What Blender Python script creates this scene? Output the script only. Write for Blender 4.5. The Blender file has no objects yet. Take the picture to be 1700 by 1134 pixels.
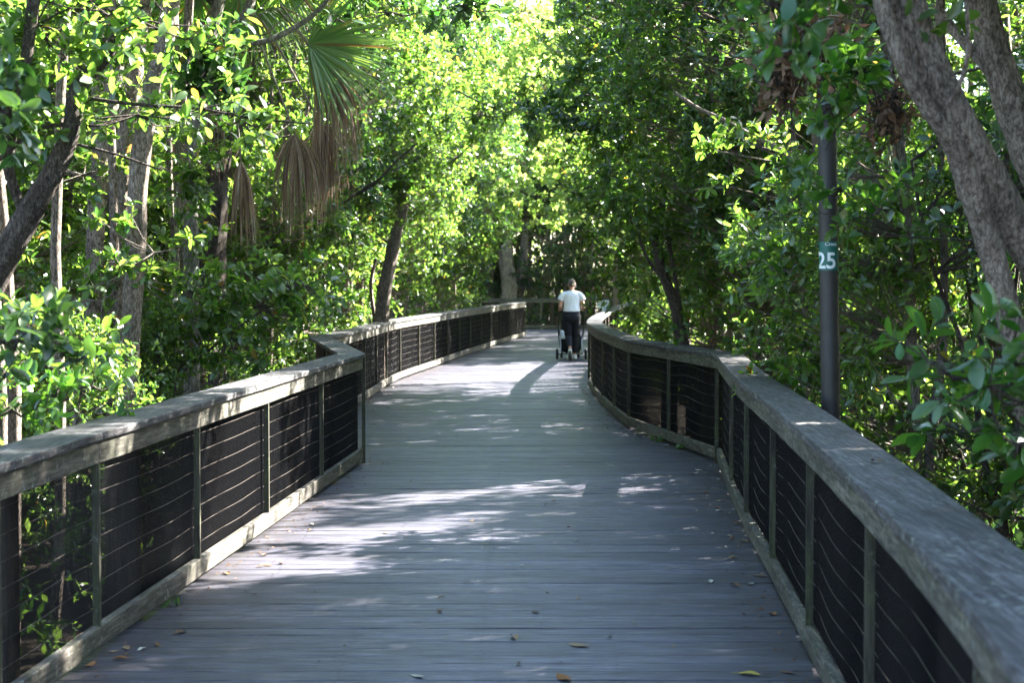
import bpy, math, random
import numpy as np
from mathutils import Vector, Matrix, noise as mnoise

random.seed(7)
rng = np.random.default_rng(11)
R = math.radians
scene = bpy.context.scene
C = scene.collection

# ------------------------------------------------------------------ helpers
def link(o, parent=None):
    C.objects.link(o)
    if parent is not None:
        o.parent = parent
    return o

def tag(o, label=None, cat=None, group=None, kind=None):
    if label: o['label'] = label
    if cat: o['category'] = cat
    if group: o['group'] = group
    if kind: o['kind'] = kind
    return o

def empty(name, loc=(0, 0, 0), rz=0.0, s=1.0):
    o = bpy.data.objects.new(name, None)
    o.empty_display_size = 0.2
    o.location = loc
    o.rotation_euler = (0, 0, rz)
    o.scale = (s, s, s)
    return link(o)

class MB:
    """collects vertices and faces, then builds ONE mesh object"""
    def __init__(self):
        self.v = []; self.f = []; self.m = []; self.s = []
    def add(self, vs, fs, mat=0, smooth=False):
        b = len(self.v)
        self.v += [tuple(p) for p in vs]
        for f in fs:
            self.f.append(tuple(i + b for i in f)); self.m.append(mat); self.s.append(smooth)
    def hexa(self, c8, mat=0):
        self.add(c8, [(0, 3, 2, 1), (4, 5, 6, 7), (0, 1, 5, 4), (1, 2, 6, 5), (2, 3, 7, 6), (3, 0, 4, 7)], mat)
    def box(self, x0, x1, y0, y1, z0, z1, mat=0):
        self.hexa([(x0, y0, z0), (x1, y0, z0), (x1, y1, z0), (x0, y1, z0),
                   (x0, y0, z1), (x1, y0, z1), (x1, y1, z1), (x0, y1, z1)], mat)
    def tube(self, pts, rad, n=8, mat=0, caps=True, wob=0.0, smooth=True, seed=0):
        pts = [Vector(p) for p in pts]
        if not hasattr(rad, '__len__'): rad = [rad] * len(pts)
        up = Vector((0.31, 0.17, 0.93)).normalized()
        vs = []; prev = None
        for i, p in enumerate(pts):
            t = (pts[min(i + 1, len(pts) - 1)] - pts[max(i - 1, 0)])
            t = t.normalized() if t.length > 1e-9 else Vector((0, 0, 1))
            if prev is None:
                a = t.cross(up)
                if a.length < 0.15: a = t.cross(Vector((1, 0, 0)))
            else:
                a = prev - t * prev.dot(t)
            a.normalize(); b = t.cross(a); prev = a
            for k in range(n):
                th = 2 * math.pi * k / n
                r = rad[i]
                if wob:
                    d = a * math.cos(th) + b * math.sin(th)
                    q = Vector((d.x * 1.3 + seed, d.y * 1.3, d.z * 1.3)) + p * 1.6
                    r *= 1 + wob * mnoise.noise(q) + wob * 0.5 * mnoise.noise(q * 3.7) + (wob * 0.45 * mnoise.noise(Vector((q.x * 9, q.y * 9, q.z * 4))) if n > 20 else 0)
                vs.append(p + (a * math.cos(th) + b * math.sin(th)) * r)
        fs = []
        for i in range(len(pts) - 1):
            for k in range(n):
                k2 = (k + 1) % n
                fs.append((i * n + k, i * n + k2, (i + 1) * n + k2, (i + 1) * n + k))
        if caps:
            fs.append(tuple(range(n - 1, -1, -1)))
            fs.append(tuple((len(pts) - 1) * n + k for k in range(n)))
        self.add(vs, fs, mat, smooth)
    def ellipsoid(self, c, r, nu=14, nv=10, mat=0):
        vs = []; fs = []
        for j in range(nv + 1):
            ph = math.pi * j / nv
            for i in range(nu):
                th = 2 * math.pi * i / nu
                vs.append((c[0] + r[0] * math.sin(ph) * math.cos(th), c[1] + r[1] * math.sin(ph) * math.sin(th), c[2] + r[2] * math.cos(ph)))
        for j in range(nv):
            for i in range(nu):
                i2 = (i + 1) % nu
                fs.append((j * nu + i, (j + 1) * nu + i, (j + 1) * nu + i2, j * nu + i2))
        self.add(vs, fs, mat, True)
    def loft(self, rings, n=20, mat=0, caps=True):
        """rings: (cx, cy, cz, rx, ry)"""
        vs = []; fs = []
        for (cx, cy, cz, rx, ry) in rings:
            for k in range(n):
                t = 2 * math.pi * k / n
                vs.append((cx + rx * math.cos(t), cy + ry * math.sin(t), cz))
        for j in range(len(rings) - 1):
            for k in range(n):
                k2 = (k + 1) % n
                fs.append((j * n + k, j * n + k2, (j + 1) * n + k2, (j + 1) * n + k))
        if caps:
            fs.append(tuple(range(n - 1, -1, -1))); fs.append(tuple((len(rings) - 1) * n + k for k in range(n)))
        self.add(vs, fs, mat, True)
    def mesh(self, name, mats):
        me = bpy.data.meshes.new(name)
        me.from_pydata(self.v, [], self.f)
        for m in (mats if isinstance(mats, (list, tuple)) else [mats]): me.materials.append(m)
        me.polygons.foreach_set('material_index', self.m)
        me.polygons.foreach_set('use_smooth', self.s)
        me.update()
        return me
    def build(self, name, mats, parent=None):
        return link(bpy.data.objects.new(name, self.mesh(name, mats)), parent)

def np_mesh(name, V, T, mats, mi=None, smooth=True):
    me = bpy.data.meshes.new(name)
    V = np.ascontiguousarray(V, dtype=np.float32); T = np.ascontiguousarray(T, dtype=np.int32)
    me.vertices.add(len(V)); me.vertices.foreach_set('co', V.ravel())
    me.loops.add(T.size); me.loops.foreach_set('vertex_index', T.ravel())
    me.polygons.add(len(T))
    me.polygons.foreach_set('loop_start', np.arange(0, T.size, 3, dtype=np.int32))
    me.polygons.foreach_set('loop_total', np.full(len(T), 3, dtype=np.int32))
    for m in (mats if isinstance(mats, (list, tuple)) else [mats]): me.materials.append(m)
    if mi is not None: me.polygons.foreach_set('material_index', np.ascontiguousarray(mi, dtype=np.int32))
    me.polygons.foreach_set('use_smooth', np.full(len(T), smooth))
    me.update(calc_edges=True)
    return me

# ------------------------------------------------------------------ camera
CAM = Vector((0, 0, 1.68)); FPX = 2739.0
PITCH = math.atan(105 / FPX)
cd = bpy.data.cameras.new('camera'); cam = bpy.data.objects.new('camera', cd); C.objects.link(cam)
cam.location = CAM; cam.rotation_euler = (math.pi / 2 - PITCH, 0, 0)
cd.sensor_width = 36.0; cd.lens = 36.0 * FPX / 1700.0
cd.clip_start = 0.05; cd.clip_end = 2000
cd.dof.use_dof = True; cd.dof.focus_distance = 12.5; cd.dof.aperture_fstop = 4.5
scene.camera = cam
_f = Vector((0, math.cos(PITCH), -math.sin(PITCH))); _u = Vector((0, math.sin(PITCH), math.cos(PITCH)))
def at(px, py, d):
    """world point at distance d ahead seen at photo pixel px, py"""
    v = _f + Vector((1, 0, 0)) * ((px - 850) / FPX) + _u * ((567 - py) / FPX)
    return CAM + v * (d / v.y)
def gnd(px, py, z=0.0):
    v = _f + Vector((1, 0, 0)) * ((px - 850) / FPX) + _u * ((567 - py) / FPX)
    return CAM + v * ((z - CAM.z) / v.z)

# ------------------------------------------------------------------ materials
class NT:
    def __init__(self, name):
        self.m = bpy.data.materials.new(name); self.m.use_nodes = True
        self.t = self.m.node_tree; self.t.nodes.clear()
        self.out = self.n('ShaderNodeOutputMaterial')
    def n(self, ty, **kw):
        nd = self.t.nodes.new(ty)
        for k, v in kw.items(): setattr(nd, k, v)
        return nd
    def l(self, a, b): self.t.links.new(a, b)
    def val(self, nd, **kw):
        for k, v in kw.items(): nd.inputs[k.replace('_', ' ')].default_value = v
        return nd
    def coord(self, scale=(1, 1, 1), which='Object', loc=(0, 0, 0)):
        tc = self.n('ShaderNodeTexCoord'); mp = self.n('ShaderNodeMapping')
        mp.inputs['Scale'].default_value = scale; mp.inputs['Location'].default_value = loc
        self.l(tc.outputs[which], mp.inputs['Vector']); return mp.outputs['Vector']
    def noise(self, vec, scale=5, detail=5, rough=0.6, dist=0.0):
        nd = self.n('ShaderNodeTexNoise'); self.val(nd, Scale=scale, Detail=detail, Roughness=rough, Distortion=dist)
        self.l(vec, nd.inputs['Vector']); return nd.outputs['Fac']
    def ramp(self, fac, stops):
        nd = self.n('ShaderNodeValToRGB'); r = nd.color_ramp
        while len(r.elements) > 1: r.elements.remove(r.elements[-1])
        for i, (p, c) in enumerate(stops):
            e = r.elements[0] if i == 0 else r.elements.new(p)
            e.position = p; c = c if hasattr(c, '__len__') else (c, c, c)
            e.color = (c[0], c[1], c[2], 1)
        self.l(fac, nd.inputs['Fac']); return nd.outputs['Color']
    def mix(self, fac, a, b, mode='MIX'):
        nd = self.n('ShaderNodeMix', data_type='RGBA', blend_type=mode)
        for sock, v in ((nd.inputs[0], fac), (nd.inputs[6], a), (nd.inputs[7], b)):
            if hasattr(v, 'is_output'): self.l(v, sock)
            elif hasattr(v, '__len__'): sock.default_value = (v[0], v[1], v[2], 1)
            else: sock.default_value = v
        return nd.outputs[2]
    def math(self, op, a, b=0.0):
        nd = self.n('ShaderNodeMath', operation=op)
        for i, v in enumerate((a, b)):
            if hasattr(v, 'is_output'): self.l(v, nd.inputs[i])
            else: nd.inputs[i].default_value = v
        return nd.outputs[0]
    def bsdf(self, col=None, rough=0.6, spec=0.5, metal=0.0, bump=None, bs=0.3, bd=0.01):
        b = self.n('ShaderNodeBsdfPrincipled')
        if col is not None:
            if hasattr(col, 'is_output'): self.l(col, b.inputs['Base Color'])
            else: b.inputs['Base Color'].default_value = (col[0], col[1], col[2], 1)
        if hasattr(rough, 'is_output'): self.l(rough, b.inputs['Roughness'])
        else: b.inputs['Roughness'].default_value = rough
        b.inputs['Specular IOR Level'].default_value = spec
        b.inputs['Metallic'].default_value = metal
        if bump is not None:
            bp = self.n('ShaderNodeBump'); bp.inputs['Strength'].default_value = bs; bp.inputs['Distance'].default_value = bd
            self.l(bump, bp.inputs['Height']); self.l(bp.outputs[0], b.inputs['Normal'])
        return b
    def done(self, sh):
        self.l(sh.outputs[0], self.out.inputs['Surface']); return self.m

def simple(name, col, rough=0.6, spec=0.4, metal=0.0, nz=0.15, sc=30):
    t = NT(name); v = t.coord()
    f = t.noise(v, sc, 4)
    c = t.mix(1.0, t.ramp(f, [(0.3, 1 - nz), (0.7, 1.0)]), col, 'MULTIPLY')
    return t.done(t.bsdf(c, rough, spec, metal, f, 0.15, 0.003))

def wood(name, stretch, c_dark, c_mid, c_lite, lichen=0.3, moss=0.3, rough=0.62, streak=1.0, spec=0.4, deck_tone=False):
    """weathered board: fibres run along the axis with the smallest stretch value"""
    t = NT(name)
    geo = t.n('ShaderNodeNewGeometry')
    isl = geo.outputs['Random Per Island']
    tc = t.n('ShaderNodeTexCoord')
    comb = t.n('ShaderNodeCombineXYZ')
    t.l(t.math('MULTIPLY', isl, 37.0), comb.inputs[0]); t.l(t.math('MULTIPLY', isl, 19.0), comb.inputs[1]); t.l(t.math('MULTIPLY', isl, 53.0), comb.inputs[2])
    ad = t.n('ShaderNodeVectorMath', operation='ADD'); t.l(tc.outputs['Object'], ad.inputs[0]); t.l(comb.outputs[0], ad.inputs[1])
    mp = t.n('ShaderNodeMapping'); mp.inputs['Scale'].default_value = stretch; t.l(ad.outputs[0], mp.inputs['Vector'])
    fine = t.noise(mp.outputs[0], 9.0, 8, 0.7, 0.4)
    mp2 = t.n('ShaderNodeMapping'); mp2.inputs['Scale'].default_value = tuple(s * 0.25 for s in stretch); t.l(ad.outputs[0], mp2.inputs['Vector'])
    broad = t.noise(mp2.outputs[0], 5.0, 4, 0.6, 0.8)
    col = t.ramp(fine, [(0.36, c_dark), (0.5, c_mid), (0.66, c_lite)])
    col = t.mix(0.7, col, t.ramp(broad, [(0.34, 0.40), (0.5, 0.85), (0.66, 1.35)]), 'MULTIPLY')
    col = t.mix(1.0, col, t.ramp(isl, [(0.0, 0.70), (1.0, 1.24)]), 'MULTIPLY')
    world = t.coord((1, 1, 1), 'Object')
    if lichen:
        a = t.noise(world, 26, 6, 0.75); b = t.noise(world, 2.3, 3, 0.6)
        k = t.math('MULTIPLY', t.ramp(a, [(0.56, 0.0), (0.64, 1.0)]), t.ramp(b, [(0.42, 0.0), (0.6, 1.0)]))
        col = t.mix(t.math('MULTIPLY', k, lichen), col, (0.36, 0.40, 0.34))
    if moss:
        a = t.noise(world, 4.5, 5, 0.7); b = t.noise(world, 60, 3, 0.7)
        k = t.math('MULTIPLY', t.ramp(a, [(0.45, 0.0), (0.66, 1.0)]), t.ramp(b, [(0.3, 0.2), (0.7, 1.0)]))
        col = t.mix(t.math('MULTIPLY', k, moss), col, (0.055, 0.075, 0.02))
    if deck_tone:    # colour darkens in patches towards the rails, patchy wear along the middle
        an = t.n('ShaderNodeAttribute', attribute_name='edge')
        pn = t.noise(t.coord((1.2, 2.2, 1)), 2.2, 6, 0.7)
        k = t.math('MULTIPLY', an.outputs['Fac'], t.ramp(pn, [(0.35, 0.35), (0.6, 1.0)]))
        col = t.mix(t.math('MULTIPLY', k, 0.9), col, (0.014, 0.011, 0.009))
        col = t.mix(0.7, col, t.ramp(t.noise(t.coord((0.5, 1.6, 1)), 1.7, 6, 0.7), [(0.36, 0.62), (0.52, 1.0), (0.66, 1.3)]), 'MULTIPLY')
    rg = t.ramp(fine, [(0.2, rough + 0.15), (0.8, rough - 0.1)])
    return t.done(t.bsdf(col, rg, spec, 0, fine, 0.55 * streak, 0.004))

def bark(name, c0, c1, c2, vs=1.0):
    t = NT(name)
    v = t.coord((11 * vs, 11 * vs, 3.6 * vs)); f = t.noise(v, 4.5, 10, 0.8, 0.5)
    vo = t.n('ShaderNodeTexVoronoi', feature='DISTANCE_TO_EDGE'); vo.inputs['Scale'].default_value = 4.2
    dv = t.n('ShaderNodeVectorMath', operation='ADD'); t.l(v, dv.inputs[0])
    dn = t.n('ShaderNodeTexNoise'); dn.inputs['Scale'].default_value = 2.5; t.l(v, dn.inputs['Vector']); t.l(dn.outputs['Color'], dv.inputs[1]); t.l(dv.outputs[0], vo.inputs['Vector'])
    crack = t.ramp(vo.outputs['Distance'], [(0.0, 0.0), (0.16, 1.0)])
    f = t.math('MULTIPLY', f, t.math('ADD', t.math('MULTIPLY', crack, 0.3), 0.76))
    w = t.coord((3, 3, 3)); g = t.noise(w, 1.6, 5, 0.65)
    col = t.ramp(f, [(0.34, c0), (0.48, c1), (0.60, c2)])
    col = t.mix(0.6, col, t.ramp(g, [(0.35, 0.5), (0.65, 1.25)]), 'MULTIPLY')
    h = t.noise(t.coord((1, 1, 1)), 42, 3, 0.6)
    col = t.mix(t.ramp(h, [(0.6, 0.0), (0.7, 0.55)]), col, (0.30, 0.31, 0.27))
    return t.done(t.bsdf(col, 0.85, 0.25, 0, f, 1.0, 0.06))

def leaf_mat(name, greens, trans, rough=0.36, tw=0.42, yellow=0.0):
    t = NT(name)
    geo = t.n('ShaderNodeNewGeometry'); isl = geo.outputs['Random Per Island']
    oi = t.n('ShaderNodeObjectInfo')
    col = t.ramp(isl, [(0.0, greens[0]), (0.45, greens[1]), (0.978 - yellow, greens[2]), (0.992 - yellow, (0.18, 0.15, 0.03)), (1.0, (0.14, 0.06, 0.015))])
    col = t.mix(0.75, col, t.ramp(oi.outputs['Random'], [(0.0, (0.6, 0.75, 0.9)), (0.35, (1.0, 1.0, 1.0)), (0.7, (1.3, 1.15, 0.7)), (1.0, (0.75, 1.0, 1.1))]), 'MULTIPLY')
    # leaf undersides are paler and greyer
    under = t.mix(0.5, col, (0.07, 0.10, 0.055))
    col = t.mix(geo.outputs['Backfacing'], col, under)
    b = t.bsdf(col, rough, 0.65)
    tr = t.n('ShaderNodeBsdfTranslucent')
    tcol = t.ramp(isl, [(0.0, trans[0]), (0.6, trans[1]), (0.975, trans[1]), (0.99, (0.50, 0.40, 0.05)), (1.0, (0.35, 0.15, 0.03))])
    t.l(tcol, tr.inputs['Color'])
    mx = t.n('ShaderNodeMixShader'); mx.inputs[0].default_value = tw
    t.l(b.outputs[0], mx.inputs[1]); t.l(tr.outputs[0], mx.inputs[2])
    t.l(mx.outputs[0], t.out.inputs['Surface']); return t.m

M = {}
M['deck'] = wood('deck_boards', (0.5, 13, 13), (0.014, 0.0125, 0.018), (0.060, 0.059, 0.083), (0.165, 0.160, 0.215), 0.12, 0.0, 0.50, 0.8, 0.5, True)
M['cap'] = wood('handrail_wood', (9, 0.5, 9), (0.018, 0.0165, 0.019), (0.056, 0.052, 0.057), (0.17, 0.162, 0.17), 0.75, 0.05, 0.60)
M['fascia'] = wood('fascia_wood', (5, 0.45, 7), (0.025, 0.021, 0.017), (0.076, 0.066, 0.053), (0.19, 0.17, 0.14), 0.7, 0.4, 0.7)
M['post'] = wood('post_wood', (9, 9, 0.5), (0.012, 0.0105, 0.006), (0.030, 0.027, 0.017), (0.075, 0.067, 0.045), 0.2, 0.65, 0.75)
M['support'] = wood('support_wood', (7, 7, 0.4), (0.03, 0.021, 0.016), (0.08, 0.055, 0.04), (0.16, 0.115, 0.085), 0.1, 0.2, 0.75)
M['wire_dark'] = simple('vinyl_wire', (0.004, 0.004, 0.005), 0.5, 0.12)
M['wire_lite'] = simple('galvanised_wire', (0.075, 0.064, 0.054), 0.5, 0.4, 0.2)
M['screw'] = simple('screw_heads', (0.03, 0.028, 0.028), 0.5, 0.5, 0.5)
M['bark_grey'] = bark('grey_bark', (0.07, 0.052, 0.04), (0.27, 0.215, 0.175), (0.48, 0.41, 0.35))
M['bark_dark'] = bark('dark_bark', (0.03, 0.022, 0.018), (0.085, 0.066, 0.054), (0.17, 0.14, 0.12))
M['bark_pale'] = bark('pale_bark', (0.10, 0.09, 0.07), (0.22, 0.20, 0.165), (0.36, 0.34, 0.29), 0.6)
M['leaf'] = leaf_mat('mangrove_leaf', [(0.007, 0.026, 0.006), (0.015, 0.050, 0.010), (0.034, 0.090, 0.015)], [(0.10, 0.29, 0.025), (0.34, 0.56, 0.07)], 0.27, 0.38)
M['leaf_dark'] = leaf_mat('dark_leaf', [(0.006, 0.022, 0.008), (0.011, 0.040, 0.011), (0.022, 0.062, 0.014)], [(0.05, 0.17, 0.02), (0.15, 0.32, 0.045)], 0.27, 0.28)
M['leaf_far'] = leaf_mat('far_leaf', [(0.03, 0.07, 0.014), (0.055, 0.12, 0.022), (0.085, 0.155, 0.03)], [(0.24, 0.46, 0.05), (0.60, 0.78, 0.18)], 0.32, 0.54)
M['leaf_fg'] = leaf_mat('near_leaf', [(0.010, 0.05, 0.008), (0.02, 0.085, 0.012), (0.035, 0.11, 0.018)], [(0.08, 0.28, 0.02), (0.22, 0.46, 0.04)], 0.28, 0.32, 0.0)
def dead_leaf_mat(name, a, b, c):
    t = NT(name); geo = t.n('ShaderNodeNewGeometry')
    col = t.ramp(geo.outputs['Random Per Island'], [(0, a), (0.5, b), (1, c)])
    col = t.mix(0.6, col, t.ramp(t.noise(t.coord(), 35, 4), [(0.3, 0.6), (0.7, 1.3)]), 'MULTIPLY')
    bb = t.bsdf(col, 0.7, 0.3); tr = t.n('ShaderNodeBsdfTranslucent'); tr.inputs[0].default_value = (0.30, 0.16, 0.08, 1)
    mx = t.n('ShaderNodeMixShader'); mx.inputs[0].default_value = 0.2
    t.l(bb.outputs[0], mx.inputs[1]); t.l(tr.outputs[0], mx.inputs[2]); t.l(mx.outputs[0], t.out.inputs['Surface']); return t.m
M['dead'] = dead_leaf_mat('dead_leaf', (0.06, 0.035, 0.022), (0.13, 0.08, 0.055), (0.24, 0.16, 0.11))
M['palm_dead'] = dead_leaf_mat('dead_palm', (0.12, 0.075, 0.052), (0.28, 0.185, 0.135), (0.50, 0.39, 0.31))
M['palm_green'] = leaf_mat('palm_leaf', [(0.04, 0.10, 0.02), (0.06, 0.13, 0.03), (0.09, 0.16, 0.03)], [(0.20, 0.42, 0.05), (0.36, 0.55, 0.08)], 0.4, 0.38, 0.02)

# ------------------------------------------------------------------ ground
t = NT('swamp_floor'); v = t.coord((1, 1, 1))
f = t.noise(v, 1.2, 8, 0.7); g = t.noise(v, 22, 6, 0.75)
col = t.ramp(g, [(0.32, (0.018, 0.013, 0.009)), (0.52, (0.05, 0.036, 0.025)), (0.75, (0.13, 0.09, 0.055))])
col = t.mix(t.ramp(f, [(0.5, 0.0), (0.7, 0.5)]), col, (0.02, 0.02, 0.014))
M['soil'] = t.done(t.bsdf(col, 0.85, 0.3, 0, g, 0.8, 0.05))
gm = MB(); N = 90
xs = [-600 + 1200 * i / N for i in range(N + 1)]
def warp(u): return math.copysign(abs(u) ** 2.2, u)
GX = [warp(-1 + 2 * i / N) * 600 for i in range(N + 1)]; GY = [warp(-1 + 2 * i / N) * 600 + 20 for i in range(N + 1)]
gv = [(x, y, -0.85 + 0.14 * mnoise.noise(Vector((x * 0.4, y * 0.4, 0))) + 0.05 * mnoise.noise(Vector((x * 2, y * 2, 3)))) for y in GY for x in GX]
gf = [(j * (N + 1) + i, j * (N + 1) + i + 1, (j + 1) * (N + 1) + i + 1, (j + 1) * (N + 1) + i) for j in range(N) for i in range(N)]
gm.add(gv, gf, 0, True); tag(gm.build('ground', M['soil']), kind='structure')

# ------------------------------------------------------------------ boardwalk edges (inner faces of the railings)
LEFT = [(-2.42, -3.0), (-2.20, 0.6), (-2.08, 2.4), (-1.97, 4.25), (-1.885, 6.05), (-1.83, 7.3), (-1.715, 9.05), (-1.60, 10.85), (-1.475, 12.9),
        (-1.35, 14.95), (-2.14, 19.2), (-2.05, 20.7), (-1.98, 22.3), (-1.95, 23.9), (-1.92, 25.4), (-1.83, 27.2), (-1.63, 29.2), (-1.44, 31.0), (-1.26, 32.9),
        (-1.08, 34.7), (-0.90, 36.5), (-0.70, 38.3), (-0.50, 40.1), (-0.29, 41.9), (-0.06, 43.8), (0.16, 45.6), (0.40, 47.5)]
RIGHT = [(0.30, -3.0), (0.52, -0.4), (0.72, 1.6), (0.985, 3.5), (1.17, 5.45), (1.305, 7.3), (1.425, 9.1), (1.53, 10.87), (1.66, 12.6),
         (1.86, 14.95), (1.57, 16.7), (1.28, 18.35), (1.215, 19.9), (1.175, 21.7), (1.15, 23.5), (1.165, 25.4), (1.27, 27.3), (1.43, 29.3),
         (1.62, 31.4), (1.82, 33.4), (2.02, 35.4), (2.22, 37.4), (2.42, 39.3), (2.62, 41.3), (2.84, 43.3), (3.08, 45.3), (3.34, 47.4)]
def interp(P, y):
    for a, b in zip(P, P[1:]):
        if a[1] <= y <= b[1]:
            k = (y - a[1]) / (b[1] - a[1]); return a[0] + (b[0] - a[0]) * k
    return P[0][0] if y < P[0][1] else P[-1][0]
def XL(y): return interp(LEFT, y)
def XR(y): return interp(RIGHT, y)

# deck boards: real planks with real gaps, screws in rows
dk = MB(); sc_ = MB(); y = -2.8; nb = 0; pitch = 0.146
while y < 54.4:
    w = pitch - (0.015 if nb % 12 == 0 else 0.0018 + 0.004 * random.random() ** 4)
    if y < 47.5:
        xl = min(XL(y), XL(y + w)) - 0.16 - random.random() * 0.02; xr = max(XR(y), XR(y + w)) + 0.16 + random.random() * 0.02
    else:
        xl, xr = -1.6, 9.0
    rot = random.uniform(-0.0012, 0.0012); dz = random.uniform(-0.0018, 0.0018); tl = random.uniform(-0.0012, 0.0012)
    nseg = 14
    P = []
    for s in range(nseg + 1):
        k = s / nseg; x = xl + (xr - xl) * k
        b = random.uniform(-0.0012, 0.0012)
        for (yy, zz) in ((y, -0.038), (y + w, -0.038), (y + w, 0.0 + tl), (y + w - 0.004, 0.003 + tl), (y + 0.004, 0.003 - tl), (y, -tl)):
            P.append((x, yy + x * rot + b * 0.6, zz - 0.003 + dz + b))
    F = []
    for s in range(nseg):
        for k in range(6): F.append((s * 6 + k, (s + 1) * 6 + k, (s + 1) * 6 + (k + 1) % 6, s * 6 + (k + 1) % 6))
    F.append(tuple(range(5, -1, -1))); F.append(tuple(nseg * 6 + k for k in range(6)))
    dk.add(P, [tuple(reversed(f_)) for f_ in F])
    if y < 30:
        for k in range(6):
            sx = -1.35 + k * 0.6 + (0.02 * random.random())
            if xl + 0.1 < sx < xr - 0.1:
                for sy in (0.035, 0.105):
                    ex = sx + random.uniform(-0.008, 0.008); ey = y + sy
                    ring = [(ex + 0.0065 * math.cos(a * math.pi / 3), ey + 0.0065 * math.sin(a * math.pi / 3), 0.0032 + dz) for a in range(6)]
                    sc_.add(ring, [tuple(range(6))])
    y += pitch; nb += 1
# stringers under the boards
for P in (LEFT, RIGHT):
    for a, b in zip(P, P[1:]):
        A = Vector((a[0], a[1], 0)); B = Vector((b[0], b[1], 0)); n_ = (B - A).normalized().cross(Vector((0, 0, 1))) * 0.025
        dk.hexa([(A - n_ + Vector((0, 0, -0.30)))[:], (A + n_ + Vector((0, 0, -0.30)))[:], (B + n_ + Vector((0, 0, -0.30)))[:], (B - n_ + Vector((0, 0, -0.30)))[:],
                 (A - n_ + Vector((0, 0, -0.043)))[:], (A + n_ + Vector((0, 0, -0.043)))[:], (B + n_ + Vector((0, 0, -0.043)))[:], (B - n_ + Vector((0, 0, -0.043)))[:]])
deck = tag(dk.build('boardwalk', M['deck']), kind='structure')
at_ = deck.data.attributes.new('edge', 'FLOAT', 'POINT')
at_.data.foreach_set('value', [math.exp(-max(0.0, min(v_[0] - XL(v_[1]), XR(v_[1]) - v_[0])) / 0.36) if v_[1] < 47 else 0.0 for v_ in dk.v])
sc_.build('screw_heads', M['screw'], deck)

# ------------------------------------------------------------------ railings
def catmull(P, i, n):
    p0 = Vector(P[max(i - 1, 0)]); p1 = Vector(P[i]); p2 = Vector(P[i + 1]); p3 = Vector(P[min(i + 2, len(P) - 1)])
    out = []
    for k in range(n):
        s = k / n
        out.append(0.5 * ((2 * p1) + (p2 - p0) * s + (2 * p0 - 5 * p1 + 4 * p2 - p3) * s * s + (3 * p1 - p0 - 3 * p2 + p3) * s ** 3))
    return out

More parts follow.
